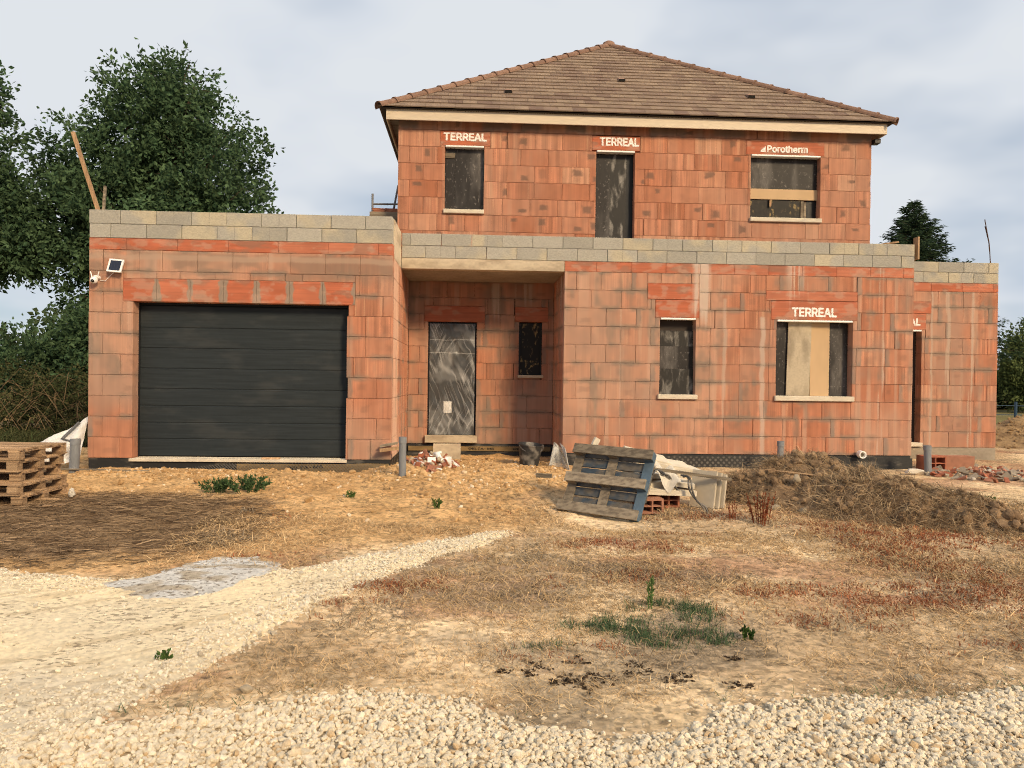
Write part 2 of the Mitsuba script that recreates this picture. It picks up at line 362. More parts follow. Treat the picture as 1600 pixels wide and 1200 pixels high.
diffuse('terracotta', lambda p, n, uv: mix((0.34, 0.115, 0.066), (0.30, 0.15, 0.10), cell_rand(dr.floor(uv.x / 8), 4)) * (0.7 + 0.6 * fbm(p.x * 14, p.y * 14, p.z * 14)), 0.9, None, 1, 0.15)
diffuse('net_white', (0.5, 0.5, 0.48), 0.7)
diffuse('net_grey', (0.16, 0.15, 0.14), 0.7)
diffuse('blue_post', (0.03, 0.06, 0.10), 0.5)
diffuse('bark', lambda p, n, uv: mi.Color3f(0.085, 0.066, 0.048) * (0.6 + 0.8 * fbm(p.x * 8, p.y * 8, p.z * 3)), 0.95, None, 1, 0.1)


def wrap_fn(p, n, uv):
    def crease(f, sl, wd, seed):
        q = (p.x + sl * p.z) * f + 1.6 * fbm(p.x * 4 + seed, p.z * 3, seed)
        d = dr.abs(noise(q, seed, p.z * 1.1) - 0.5)
        return smoothstep(wd, 0.0, d) * smoothstep(0.42, 0.62, fbm(p.x * 3.1 + seed, p.z * 2.2, seed))
    w = 0.09 + 0.27 * crease(11, 0.42, 0.13, 3.0) + 0.26 * crease(27, 0.34, 0.10, 9.0) + 0.26 * crease(17, -0.5, 0.06, 14.0) + 0.14 * smoothstep(0.45, 0.7, fbm(p.x * 5, p.z * 4, 5.0))
    band = smoothstep(0.010, 0.004, dr.abs(p.z - 1.94 + 0.03 * fbm(p.x * 4, 1.0))) + smoothstep(0.010, 0.004, dr.abs(p.z - 1.66 - 0.03 * fbm(p.x * 5, 2.0)))
    return dr.minimum(w + 0.3 * band, 0.8)


scene['clear_wrap'] = {'type': 'blendbsdf', 'weight': mikit.proc(wrap_fn), 'a': {'type': 'thindielectric', 'int_ior': 1.4},
                       'b': {'type': 'twosided', 'bsdf': {'type': 'principled', 'base_color': {'type': 'rgb', 'value': [0.55, 0.56, 0.57]}, 'roughness': 0.35}}}


def leafmat(key, c1, c2, trans=0.5, vary=0.8):
    def fn(p, n, uv):
        i = dr.floor(uv.x / 8)
        return mix(c1, c2, cell_rand(i, 3)) * (1 - vary / 2 + vary * cell_rand(i, 8)) * (0.75 + 0.5 * fbm(p.x * 0.9, p.y * 0.9, p.z * 0.9))
    scene[key] = {'type': 'principledthin', 'base_color': mikit.proc(fn), 'roughness': 0.5, 'diff_trans': trans, 'spec_trans': 0.0, 'eta': 1.4}


leafmat('oak_leaf', (0.056, 0.105, 0.056), (0.095, 0.150, 0.075), 0.55)
leafmat('bramble_leaf', (0.045, 0.062, 0.028), (0.085, 0.082, 0.040), 0.4)
leafmat('spruce_needle', (0.036, 0.062, 0.036), (0.055, 0.085, 0.045), 0.25)
leafmat('willow_leaf', (0.085, 0.115, 0.045), (0.13, 0.16, 0.06), 0.6)
leafmat('far_leaf', (0.030, 0.045, 0.022), (0.045, 0.062, 0.030), 0.3)
leafmat('weed_leaf', (0.055, 0.10, 0.028), (0.09, 0.14, 0.04), 0.5)
leafmat('nettle_leaf', (0.045, 0.085, 0.035), (0.075, 0.115, 0.05), 0.45)
leafmat('young_leaf', (0.10, 0.165, 0.055), (0.14, 0.21, 0.075), 0.55)
leafmat('green_blade', (0.060, 0.110, 0.055), (0.115, 0.165, 0.085), 0.5)
leafmat('dry_blade', (0.66, 0.48, 0.27), (0.40, 0.275, 0.15), 0.4, 0.7)
leafmat('grey_blade', (0.40, 0.32, 0.22), (0.22, 0.175, 0.125), 0.4, 0.7)
leafmat('red_blade', (0.27, 0.095, 0.052), (0.36, 0.16, 0.08), 0.4, 0.7)
leafmat('red_plant', (0.17, 0.042, 0.022), (0.25, 0.085, 0.04), 0.3, 0.7)
leafmat('hay_blade', (0.50, 0.37, 0.225), (0.17, 0.12, 0.075), 0.3, 0.9)
leafmat('straw_blade', (0.42, 0.29, 0.17), (0.085, 0.056, 0.038), 0.3, 0.9)
leafmat('withered_leaf', (0.055, 0.042, 0.030), (0.085, 0.058, 0.042), 0.3, 0.6)


# ------------------------------------------------------------------ ground
def H0(x, y):
    x, y = np.asarray(x, float), np.asarray(y, float)
    z = -0.38 + 0.16 * sstep(-9, -2, y)
    return z + 0 * x


def ell(x, y, cx, cy, rx, ry, a=0.0):
    c, s = math.cos(a), math.sin(a)
    u, v = (x - cx) * c + (y - cy) * s, -(x - cx) * s + (y - cy) * c
    return np.sqrt((u / rx) ** 2 + (v / ry) ** 2)


def bank(x, y):
    """the clay thrown up along the garage and in front of the porch"""
    n = nz2(x, y, 0.9, 3, 5)
    top = sstep(-3.15 - 0.5 * (n - 0.5), -2.25, y)
    g = top * sstep(-7.6, -6.6, x) * sstep(-1.75, -2.3, x) * sstep(-0.6, -1.7, y) * 0.085
    q = sstep(-3.5, -2.2, y) * sstep(-3.2, -2.2, x) * sstep(0.3, -0.5, x) * sstep(0.9, -0.6, y) * 0.10
    return g * (0.5 + n) + q * (0.4 + 1.1 * n)


def H(x, y):
    x, y = np.asarray(x, float), np.asarray(y, float)
    near = np.exp(-((np.maximum(np.abs(x) - 12, 0)) / 8) ** 2 - ((np.maximum(np.abs(y + 4) - 9, 0)) / 6) ** 2)
    b = bank(x, y)
    z = H0(x, y) + b
    z = z + near * (0.06 * (nz2(x, y, 0.55, 3, 1) - 0.5) + 0.045 * (nz2(x, y, 2.4, 4, 2) - 0.5) + 0.016 * (nz2(x, y, 8.0, 2, 9) - 0.5))
    rough = sstep(-5.6, -4.2, y) * sstep(0.0, -0.8, x) * near
    z = z + rough * (0.14 * (nz2(x, y, 3.1, 4, 3) - 0.5) + 0.06 * (nz2(x, y, 11.0, 2, 6) - 0.5)) * np.where(x < -3.7, sstep(-3.6, -2.9, y), 1)
    z = z + 0.16 * np.exp(-ell(x, y, 2.9, -3.7, 1.7, 1.5, -0.7) ** 2) * near * 0.0
    z = z - 0.085 * np.exp(-ell(x, y, -0.1, -4.55, 0.95, 0.55, -0.6) ** 2)  # trodden hollow before the pallet
    # open country: gentle rise far behind
    return z + 0.9 * sstep(30, 120, y) + 0.6 * sstep(30, 200, np.abs(x))


def ground_fn(p, n, uv):
    x, y = p.x, p.y
    w = fbm(x * 1.1, y * 1.1, 0.0, 4)
    f = fbm(x * 5.5, y * 6.5, 1.0, 4)
    g = fbm(x * 26, y * 34, 2.0, 3)
    dirt = mix((0.76, 0.58, 0.365), (0.62, 0.46, 0.275), smoothstep(0.3, 0.7, w))
    c = dirt
    # thin dead turf, in brown, grey and rust-red patches
    turf = smoothstep(0.40, 0.62, fbm(x * 0.75 + 2.0, y * 1.1 + 5.0, 0.0, 4) + 0.22 * (f - 0.5))
    c = mix(c, (0.39, 0.275, 0.165), turf * 0.72)
    red = smoothstep(0.50, 0.66, fbm(x * 0.6 + 11.0, y * 1.25 + 1.0, 0.0, 4) + 0.25 * (f - 0.5))
    c = mix(c, (0.29, 0.135, 0.078), red * 0.62)
    c = mix(c, (0.24, 0.19, 0.135), smoothstep(0.56, 0.74, fbm(x * 0.9 + 31, y * 1.7, 3.0, 4)) * 0.6)
    # ochre clay by the house
    cl = smoothstep(-6.1, -5.4, y - 0.42 * (x + 2.6) + 0.7 * (w - 0.5)) * smoothstep(-0.2, -1.1, x + 0.8 * (f - 0.5))
    cl = dr.maximum(cl, smoothstep(-4.1, -2.4, y) * smoothstep(1.5, -0.4, x))
    cl = dr.maximum(cl, smoothstep(-3.4, -2.7, y + 0.5 * (w - 0.5)) * smoothstep(-1.0, -2.0, x))
    clay = mix((0.54, 0.345, 0.165), (0.42, 0.255, 0.115), smoothstep(0.35, 0.7, fbm(x * 3.5, y * 3.5, 7.0, 4)))
    c = mix(c, clay, cl * 0.92)
    # dark trodden litter left of the clay
    mu = smoothstep(1.0, 0.72, dr.sqrt(dr.square((x + 5.9) / 2.6) + dr.square((y + 4.75) / 1.85)) + 0.35 * (w - 0.5) + 0.2 * (f - 0.5))
    litter = mix((0.215, 0.145, 0.085), (0.125, 0.082, 0.05), smoothstep(0.35, 0.65, fbm(x * 4.0, y * 9, 9.0, 4)))
    c = mix(c, litter, mu * 0.95)
    far = smoothstep(8.0, 16.0, y) + smoothstep(14.0, 20.0, dr.abs(x))
    c = mix(c, (0.13, 0.125, 0.05), dr.minimum(far, 1.0) * 0.85)
    fib = fbm(x * 22 + 3 * w, y * 27, 4.0, 3)
    c = c * (1 - 0.34 * smoothstep(0.52, 0.70, fib) * smoothstep(0.35, 0.6, fbm(x * 1.7, y * 2.3, 6.0)))
    c = mix(c, (0.10, 0.072, 0.045), smoothstep(0.66, 0.78, fbm(x * 17, y * 19, 8.0, 3)) * 0.6)
    return c * (0.50 + 0.96 * g) * (0.74 + 0.50 * f)


diffuse('earth', ground_fn, 0.97, lambda p, n, uv: 0.022 * fbm(p.x * 18, p.y * 18, 0.0, 4) + 0.008 * fbm(p.x * 75, p.y * 75, 1.0, 2), 1.0, 0.08)


def axis(a, b, step, outs):
    m = np.arange(a, b + step / 2, step)
    lo, x, s = [], a, step
    while x > outs[0]:
        s *= 1.35
        x -= s
        lo.append(x)
    hi, x, s = [], b, step
    while x < outs[1]:
        s *= 1.35
        x += s
        hi.append(x)
    return np.concatenate([lo[::-1], m, hi])


def grid_mesh(xs, ys, zf):
    X, Y = np.meshgrid(xs, ys)
    v = np.stack([X.ravel(), Y.ravel(), zf(X, Y).ravel()], 1)
    n, m = len(xs), len(ys)
    i = (np.arange(m - 1)[:, None] * n + np.arange(n - 1)[None]).ravel()
    f = np.vstack([np.stack([i, i + 1, i + n + 1], 1), np.stack([i, i + n + 1, i + n], 1)])
    return v, f


put('ground', grid_mesh(axis(-9.0, 8.0, 0.055, (-420, 420)), axis(-11.0, 1.7, 0.055, (-60, 520)), H), 'earth', smooth=True, label='dry sandy plot with dead turf, ochre clay and trodden litter', kind='structure')


def seg_d(x, y, a, b):
    a, b = np.asarray(a, float), np.asarray(b, float)
    d = b - a
    t = np.clip(((x - a[0]) * d[0] + (y - a[1]) * d[1]) / (d @ d), 0, 1)
    return np.hypot(x - a[0] - t * d[0], y - a[1] - t * d[1])


def poly_sd(x, y, P):
    """positive inside the outline"""
    P = np.asarray(P, float)
    d = np.full(np.shape(x), 1e9)
    ins = np.zeros(np.shape(x), bool)
    for a, b in zip(P, np.roll(P, -1, 0)):
        d = np.minimum(d, seg_d(x, y, a, b))
        with np.errstate(divide='ignore', invalid='ignore'):
            ins ^= ((a[1] > y) != (b[1] > y)) & (x < (b[0] - a[0]) * (y - a[1]) / (b[1] - a[1]) + a[0])
    return np.where(ins, d, -d)


DRIVE = [(-12, -6.2), (-5.18, -6.42), (-4.6, -6.62), (-4.15, -6.70), (-3.5, -6.35), (-2.95, -6.42), (-2.35, -5.98), (-1.75, -5.42), (-1.35, -5.12), (-1.1, -5.08), (-1.28, -5.45), (-1.65, -5.92),
         (-2.05, -6.45), (-2.45, -7.10), (-2.65, -7.55), (-2.82, -8.05), (-3.0, -8.45), (-3.2, -8.9), (-3.32, -9.3), (-3.3, -10.2), (-12, -10.2)]
ROAD = [(-14, -9.3), (-3.6, -9.25), (-3.3, -9.05), (-2.75, -8.95), (-2.35, -8.76), (-1.95, -8.72), (-1.6, -8.80), (-1.35, -9.02), (-1.15, -9.13), (-0.75, -9.26), (-0.55, -9.20), (-0.3, -8.98), (0.05, -8.90), (0.4, -8.84),
        (0.95, -8.85), (1.2, -8.76), (1.6, -8.70), (2.4, -8.62), (14, -8.5), (14, -30), (-14, -30)]
SAND = [(-4.22, -6.86), (-3.98, -6.62), (-3.78, -6.22), (-3.62, -6.02), (-3.32, -6.06), (-3.06, -6.22), (-3.0, -6.42), (-3.2, -6.62), (-3.36, -6.92), (-3.6, -7.12), (-3.95, -7.02)]


def drive_edge(x, y):
    return poly_sd(x, y, DRIVE) + 0.28 * (nz2(x, y, 2.2, 4, 11) - 0.5) + 0.10 * (nz2(x, y, 9.0, 2, 12) - 0.5)


def drive_z(x, y):
    e = drive_edge(x, y)
    ruts = 0.016 * np.sin((x * 0.55 - y * 0.83) * 9.0 + 3 * nz2(x, y, 0.8, 2, 31)) * sstep(0.2, 0.8, e)
    return H(x, y) + np.clip(e * 0.28, -0.06, 0.022) + np.where(e > 0, ruts * 0.4 + 0.012 * (nz2(x, y, 7.0, 3, 14) - 0.5), 0)


def drive_fn(p, n, uv):
    w = fbm(p.x * 1.6, p.y * 1.6, 0.0, 4)
    g = fbm(p.x * 42, p.y * 42, 1.0, 3)
    tr = fbm((p.x * 0.83 + p.y * 0.55) * 2.0, (p.x * 0.55 - p.y * 0.83) * 14, 3.0, 3)
    c = mix((0.70, 0.58, 0.385), (0.62, 0.525, 0.365), smoothstep(0.3, 0.7, w))
    c = mix(c, (0.52, 0.46, 0.36), smoothstep(-8.1, -8.9, p.y + 0.6 * (w - 0.5)) * 0.7)
    c = mix(c, (0.36, 0.26, 0.14), smoothstep(0.60, 0.72, tr) * 0.35)
    d = smoothstep(0.70, 0.80, noise(p.x * 33, p.y * 60, 5.0)) * smoothstep(0.45, 0.62, fbm(p.x * 2.4, p.y * 2.4, 8.0))
    c = mix(c, (0.20, 0.15, 0.10), d * 0.7)
    return c * (0.70 + 0.58 * g)


diffuse('crushed_lime', drive_fn, 0.97, lambda p, n, uv: 0.009 * fbm(p.x * 55, p.y * 55, 0.0, 3) + 0.012 * fbm(p.x * 14, p.y * 14, 0.0, 2), 1.0, 0.08)
put('driveway', grid_mesh(np.arange(-12.5, -0.7, 0.05), np.arange(-10.5, -4.7, 0.05), drive_z), 'crushed_lime', smooth=True, label='pale yellow driveway of crushed limestone', kind='structure')


def sand_z(x, y):
    e = poly_sd(x, y, SAND) + 0.30 * (nz2(x, y, 4.0, 4, 21) - 0.5) + 0.10 * (nz2(x, y, 16.0, 2, 24) - 0.5)
    return np.maximum(H(x, y), H(x, y) + np.clip(drive_edge(x, y) * 0.28, -0.06, 0.022)) + np.clip(e * 0.12, -0.05, 0.014) + np.where(e > 0, 0.022 * (nz2(x, y, 6.0, 3, 22) - 0.4), 0)


diffuse('grey_sand', lambda p, n, uv: mix(mix((0.50, 0.485, 0.455), (0.36, 0.31, 0.24), smoothstep(0.5, 0.72, fbm(p.x * 5, p.y * 8, 0.0, 4))), (0.15, 0.12, 0.09), smoothstep(0.70, 0.80, noise(p.x * 38, p.y * 60)) * 0.7) * (0.66 + 0.66 * fbm(p.x * 45, p.y * 45, 1.0)), 0.97, lambda p, n, uv: 0.008 * fbm(p.x * 50, p.y * 50, 0.0, 3), 1.0, 0.08)
put('sand_heap', grid_mesh(np.arange(-4.5, -2.7, 0.035), np.arange(-7.4, -5.8, 0.035), sand_z), 'grey_sand', smooth=True, label='flattened heap of grey sand spread over the edge of the driveway', cat='sand heap')


def road_z(x, y):
    e = poly_sd(x, y, ROAD) + 0.2 * (nz2(x, y, 3.0, 3, 17) - 0.5)
    return H(x, y) + np.clip(e * 0.2, -0.05, 0.012)


diffuse('road_bed', lambda p, n, uv: mi.Color3f(0.36, 0.285, 0.19) * (0.6 + 0.8 * fbm(p.x * 24, p.y * 24, 0.0, 4)), 0.97, lambda p, n, uv: 0.02 * fbm(p.x * 22, p.y * 22, 0.0, 3), 1.0, 0.08)
put('gravel_road', grid_mesh(np.arange(-13.9, 14, 0.1), np.arange(-22.0, -8.3, 0.1), road_z), 'road_bed', smooth=True, label='stony track along the front of the plot', kind='structure')

# ------------------------------------------------------------------ house
HOUSE = thing('house', 'two-storey house of bare orange hollow bricks under construction with a brown tiled hip roof', 'house')
rng = random.Random(7)
BID = [0]
Gy, Uy, Py, Wy = -1.27, 1.222, 1.641, 1.732
GL, GR, UL, UR, MR, WR = -7.02, -2.684, -2.873, 5.803, 5.935, 8.633
UZ = 3.552


def piece(mb, to, s0, s1, z0, z1, d0, d1, wall, ch=0.003, tilt=0.0):
    """one brick, block or tile of a wall: a box with chamfered front edges; to maps (s, depth, z) to the world"""
    BID[0] += 1
    i = BID[0]
    c = ch
    ds = tilt * (s1 - s0)
    P = [(s0 + c, d0, z0 + c), (s1 - c, d0 + ds, z0 + c), (s1 - c, d0 + ds, z1 - c), (s0 + c, d0, z1 - c), (s0, d0 + c, z0), (s1, d0 + c + ds, z0), (s1, d0 + c + ds, z1), (s0, d0 + c, z1), (s0, d1, z0), (s1, d1, z0), (s1, d1, z1), (s0, d1, z1)]
    F = [(0, 1, 2, 3)] + [(4 + k, 4 + (k + 1) % 4, (k + 1) % 4, k) for k in range(4)] + [(8 + k, 8 + (k + 1) % 4, 4 + (k + 1) % 4, 4 + k) for k in range(4)] + [(11, 10, 9, 8)]
    P = np.array(P)
    pts = np.vstack([P[list(q)] for q in F])
    uv = np.stack([4 * i + 0.2 + (pts[:, 0] - s0) + pts[:, 1], 10 * wall + 0.2 + (pts[:, 2] - z0) + 0.37 * pts[:, 1]], 1)
    W = to(pts)
    f = np.arange(len(pts)).reshape(-1, 4)
    e = to(np.array([[0, 0, 0], [1, 0, 0], [0, 1, 0], [0, 0, 1.0]]))
    if np.linalg.det(np.stack([e[1] - e[0], e[2] - e[0], e[3] - e[0]])) < 0:
        f = f[:, ::-1]
    mb.add(W, f, uv)


def front(y0):
    return lambda q: np.stack([q[:, 0], y0 + q[:, 1], q[:, 2]], 1)


def facing_right(x0):
    return lambda q: np.stack([x0 - q[:, 1], q[:, 0], q[:, 2]], 1)


def facing_left(x0):
    return lambda q: np.stack([x0 + q[:, 1], q[:, 0], q[:, 2]], 1)


def cut(rect, holes):
    out = [rect]
    for h in holes:
        nxt = []
        for a in out:
            if h[0] >= a[1] or h[1] <= a[0] or h[2] >= a[3] or h[3] <= a[2]:
                nxt.append(a)
                continue
            if h[0] > a[0]:
                nxt.append((a[0], h[0], a[2], a[3]))
            if h[1] < a[1]:
                nxt.append((h[1], a[1], a[2], a[3]))
            m0, m1 = max(a[0], h[0]), min(a[1], h[1])
            if h[2] > a[2]:
                nxt.append((m0, m1, a[2], h[2]))
            if h[3] < a[3]:
                nxt.append((m0, m1, h[3], a[3]))
        out = nxt
    return [r for r in out if r[1] - r[0] > 0.025 and r[3] - r[2] > 0.025]


def brickwork(key, to, s0, s1, z0, courses, holes, wall, single=True, thick=0.2, length=0.5, height=0.3, bsdf='brick_skin', name='brick', odd=0.25, gap=0.004):
    joined = MB()
    for k in range(courses):
        zz = z0 + k * height
        s = s0
        first = (0.2 if k % 2 else 0.2 + odd) if odd else length * 0.4
        cuts = [s0]
        s = s0 + (first if name == 'brick' else (length if k % 2 else length / 2))
        while s < s1 - 0.12:
            cuts.append(s)
            s += length if rng.random() > 0.12 or name != 'brick' else rng.choice([0.25, 0.33, 0.42])
        cuts.append(s1)
        for a, b in zip(cuts[:-1], cuts[1:]):
            for r in cut((a, b, zz, zz + height), holes):
                g0, g1 = rng.uniform(0.1, 0.8) * gap, rng.uniform(0.1, 1.0) * gap
                if name == 'brick' and rng.random() < 0.10:
                    g1 += rng.uniform(0.003, 0.009)
                d = rng.uniform(0.0, 0.006)
                mb = MB() if single else joined
                piece(mb, to, r[0] + g0, r[1] - g1, r[2] + rng.uniform(0.001, 0.003), r[3] - rng.uniform(0.001, 0.004), d, thick, wall, tilt=rng.uniform(-0.004, 0.004))
                if single:
                    put(f'{HOUSE}__{key}__{name}', mb, bsdf)
    if not single:
        put(f'{HOUSE}__{key}__brickwork', joined, bsdf, kind='stuff')


def backing(key, to, s0, s1, z0, z1, holes, d0=0.05, d1=0.15, inset=0.012, mat='joint'):
    mb = MB()
    big = [(h[0] - inset, h[1] + inset, h[2] - inset, h[3] + inset) for h in holes]
    for r in cut((s0 + 0.006, s1 - 0.006, z0, z1), big):
        piece(mb, to, r[0], r[1], r[2], r[3], d0, d1, 0, ch=0.0)
    return put(f'{HOUSE}__{key}', mb, mat)


def sidewall(key, to, s0, s1, z0, z1, wall, mat='brick_skin'):
    mb = MB()
    piece(mb, to, s0, s1, z0, z1, 0.0, 0.2, wall, ch=0.0)
    put(f'{HOUSE}__{key}', mb, mat)


# openings: x0, x1, z0, z1 and the lintel pieces that take the bricks' place
A, Bo, C = (-2.036, -1.337, 4.235, 5.385), (0.692, 1.40, 3.60, 5.372), (3.544, 4.845, 4.215, 5.38)
D, E_, F_ = (1.606, 2.206, 0.985, 2.262), (3.579, 4.885, 0.985, 2.262), (6.22, 7.12, 0.09, 2.255)
GD, DO, PW = (-6.395, -3.341, -0.02, 2.262), (-2.325, -1.428, 0.02, 2.255), (-0.639, -0.209, 1.285, 2.275)
LA, LB, LC = (-2.125, -1.232, 5.385, 5.645), (0.61, 1.487, 5.372, 5.632), (3.449, 4.909, 5.38, 5.62)
LD1, LD2 = (1.387, 2.258, 2.567, 2.832), (1.519, 2.26, 2.264, 2.562)
LE1, LE2 = (3.388, 4.956, 2.585, 2.749), (3.479, 4.961, 2.264, 2.58)
LF1, LF = (6.05, 7.30, 2.575, 2.80), (6.13, 7.20, 2.257, 2.570)
LG, LDO, LP = (-6.541, -3.226, 2.264, 2.593), (-2.399, -1.277, 2.257, 2.549), (-0.72, -0.1, 2.277, 2.55)

# garage front
f = front(Gy)
backing('garage_wall', f, GL, GR, 0, 3.0, [GD, LG])
brickwork('garage_wall', f, GL, GR, 0, 10, [GD, LG], 1)
# main storey front
f = front(0.0)
backing('front_wall', f, 0.0, MR, 0, 3.0, [D, E_, LD1, LD2, LE1, LE2])
brickwork('front_wall', f, 0.0, MR, 0, 10, [D, E_, LD1, LD2, LE1, LE2], 2)
# upper storey front
f = front(Uy)
backing('upper_wall', f, UL, UR, UZ - 0.3, UZ + 2.28, [A, Bo, C, LA, LB, LC])
brickwork('upper_wall', f, UL, UR, UZ, 8, [A, Bo, C, LA, LB, LC, (UL, UR, UZ + 2.29, UZ + 2.6)], 3)
# porch back wall, its two cheeks, the wing
f = front(Py)
backing('porch_wall', f, GR, 0.0, 0, 3.0, [DO, PW, LDO, LP])
brickwork('porch_wall', f, GR, 0.0, -0.0, 10, [DO, PW, LDO, LP], 4, single=False)
f = facing_right(GR)
backing('return_wall', f, Gy + 0.21, Py, 0, 3.0, [])
brickwork('return_wall', f, Gy + 0.205, Py, 0, 10, [], 6, single=False)
f = facing_left(0.0)
backing('cheek_wall', f, 0.21, Py, 0, 3.0, [])
brickwork('cheek_wall', f, 0.205, Py, 0, 10, [], 4, single=False)
f = front(Wy)
backing('wing_wall', f, MR - 0.2, WR, 0, 3.0, [F_, LF, LF1])
brickwork('wing_wall', f, MR - 0.2, WR, 0, 10, [F_, LF, LF1], 5, single=False)
# walls that the camera sees from the edge only
sidewall('garage_side_wall', facing_left(GL), Gy + 0.205, 6.5, 0, 3.0, 1)
sidewall('upper_side_wall', facing_left(UL), Uy + 0.205, 7.2, UZ - 0.3, 5.8, 3)
sidewall('upper_side_wall', facing_right(UR), Uy + 0.205, 7.2, UZ - 0.3, 5.8, 3)
sidewall('wing_side_wall', facing_right(WR), Wy + 0.205, 7.0, 0, 3.0, 5)
sidewall('front_side_wall', facing_right(MR), 0.205, Wy - 0.002, 0, 3.0, 2)
mb = MB().box((GL + 0.02, 6.5, 0), (WR - 0.02, 6.7, 3.0)).box((UL + 0.02, 7.0, 3.0), (UR - 0.02, 7.2, 5.7))
put(f'{HOUSE}__rear_wall', mb, 'joint')


# edge-of-slab course, parapet blocks
def row(key, name, to, s0, s1, z0, z1, L, wall, mat, off=0.0, gap=0.003, thick=0.2, jit=0.004):
    s = s0
    nxt = s0 + (L - off)
    while s < s1 - 0.01:
        e = min(nxt, s1)
        if s1 - e < 0.08:
            e = s1
        mb = MB()
        piece(mb, to, s + gap * rng.random(), e - gap * rng.uniform(0.4, 1.5), z0 + 0.002, z1 - rng.uniform(0.001, 0.004), rng.uniform(0, jit), thick, wall)
        put(f'{HOUSE}__{key}__{name}', mb, mat)
        s, nxt = e, e + L


row('garage_wall', 'edge_tile', front(Gy), GL, GR, 3.0, 3.17, 0.72, 1, 'lintel_skin', 0.2)
row('front_wall', 'edge_tile', front(0.0), 0.0, MR, 3.0, 3.17, 0.58, 2, 'lintel_skin', 0.05)
row('wing_wall', 'edge_tile', front(Wy), MR - 0.2, WR, 3.0, 3.17, 0.62, 5, 'lintel_skin', 0.3)
for k, (z0, z1) in enumerate(((3.172, 3.372), (3.374, 3.572))):
    row('parapet', 'concrete_block', front(Gy), GL - 0.006 * k, GR - 0.01, z0, z1, 0.5, 1, 'block_skin', 0.2 if k == 0 else 0.06, 0.005)
    row('parapet', 'concrete_block', front(0.0), GR + 0.01, MR, z0, z1, 0.5, 2, 'block_skin', 0.12 if k == 0 else 0.36, 0.005)
    row('parapet', 'concrete_block', front(Wy), MR - 0.2, WR, z0, z1, 0.5, 5, 'block_skin', 0.1 if k == 0 else 0.3, 0.005)
mb = MB()
piece(mb, facing_right(GR), Gy + 0.205, -0.003, 3.0, 3.572, 0.0, 0.19, 0)
put(f'{HOUSE}__parapet__render_patch', mb, 'concrete', label='cream cement render on the return of the garage parapet')
mb = MB().box((GL + 0.02, Gy + 0.21, 3.172), (GL + 0.2, 6.5, 3.56)).box((WR - 0.2, Wy + 0.21, 3.172), (WR - 0.02, 6.5, 3.56)).box((MR - 0.2, 0.21, 3.172), (MR - 0.01, Wy - 0.01, 3.56))
put(f'{HOUSE}__parapet__side_blocks', mb, 'block_skin', kind='stuff')
# concrete: porch beam and soffit, roof slabs, floor slab
mb = MB()
piece(mb, front(0.0), GR + 0.006, -0.004, 2.995, 3.168, 0.004, 0.2, 0)
put(f'{HOUSE}__porch_beam', mb, 'concrete', label='cream concrete beam over the porch')
mb = MB().box((GR - 0.05, 0.2, 3.0), (0.1, 6.5, 3.165)).box((GL + 0.19, Gy + 0.2, 3.001), (GR - 0.05, 6.5, 3.16)).box((0.1, 0.2, 3.001), (MR - 0.19, 6.5, 3.16)).box((MR - 0.19, Wy + 0.2, 3.001), (WR - 0.19, 6.5, 3.158))
put(f'{HOUSE}__flat_roof', mb, 'footing')
mb = MB().box((GR + 0.002, 0.25, -0.13), (-0.002, Py + 0.3, -0.004))
mb.box((GL + 0.22, Gy + 0.3, -0.12), (GR - 0.1, 6.4, -0.006)).box((0.2, 0.25, -0.12), (MR - 0.2, 6.4, -0.006)).box((GR - 0.1, Py + 0.3, -0.122), (0.2, 6.4, -0.008))
put(f'{HOUSE}__floor_slab', MB().box((GL + 0.22, Gy + 0.3, -0.12), (GR - 0.22, 6.4, -0.006)).box((0.22, 0.25, -0.12), (MR - 0.22, 6.4, -0.006)).box((GR - 0.2, Py + 0.24, -0.122), (0.2, 6.4, -0.008)), 'footing')


# lintels
def lintel(rects, y, L, wall, key):
    for r in rects:
        n = max(1, round((r[1] - r[0]) / L))
        for k in range(n):
            mb = MB()
            piece(mb, front(y), r[0] + (r[1] - r[0]) * k / n + 0.002, r[0] + (r[1] - r[0]) * (k + 1) / n - 0.002, r[2] + 0.002, r[3] - 0.002, -0.003, 0.2, wall)
            put(f'{key}__lintel', mb, 'lintel_skin')


def letters(key, text, x0, x1, z0, z1, y, mat='white_print', name='lettering', bold=True, R=None):
    m = meshkit.text_mesh(text, z1 - z0, 0.002, bold)
    h = z1 - z0
    m = trimesh.util.concatenate([trimesh.Trimesh(m.vertices + [dx * h, dz * h, dy], m.faces) for dx, dz, dy in ((0, 0, 0), (0.035, 0, 0.0002), (-0.035, 0, 0.0004), (0, 0.03, 0.0006), (0, -0.03, 0.0008))] if mat == 'white_print' else [m])
    v = m.vertices.copy()
    w = v[:, 0].max() - v[:, 0].min()
    q = np.stack([x0 + (v[:, 0] - v[:, 0].min()) * (x1 - x0) / w, y - v[:, 2], z0 + v[:, 1]], 1)
    if R is not None:
        c = np.array([(x0 + x1) / 2, y, (z0 + z1) / 2])
        q = (q - c) @ R.T + c
    put(f'{key}__{name}', (q, m.faces), mat)


def bar(key, name, lo, hi, mat, ch=0.004, label=None):
    mb = MB()
    piece(mb, front(lo[1]), lo[0], hi[0], lo[2], hi[2], 0.0, hi[1] - lo[1], 0, ch)
    return put(f'{key}__{name}', mb, mat, label=label)


def sill(key, x0, x1, z0, z1, y):
    bar(key, 'sill', (x0, y - 0.055, z0), (x1, y + 0.16, z1), 'concrete' if y > 5 else 'pale_stone', 0.008)


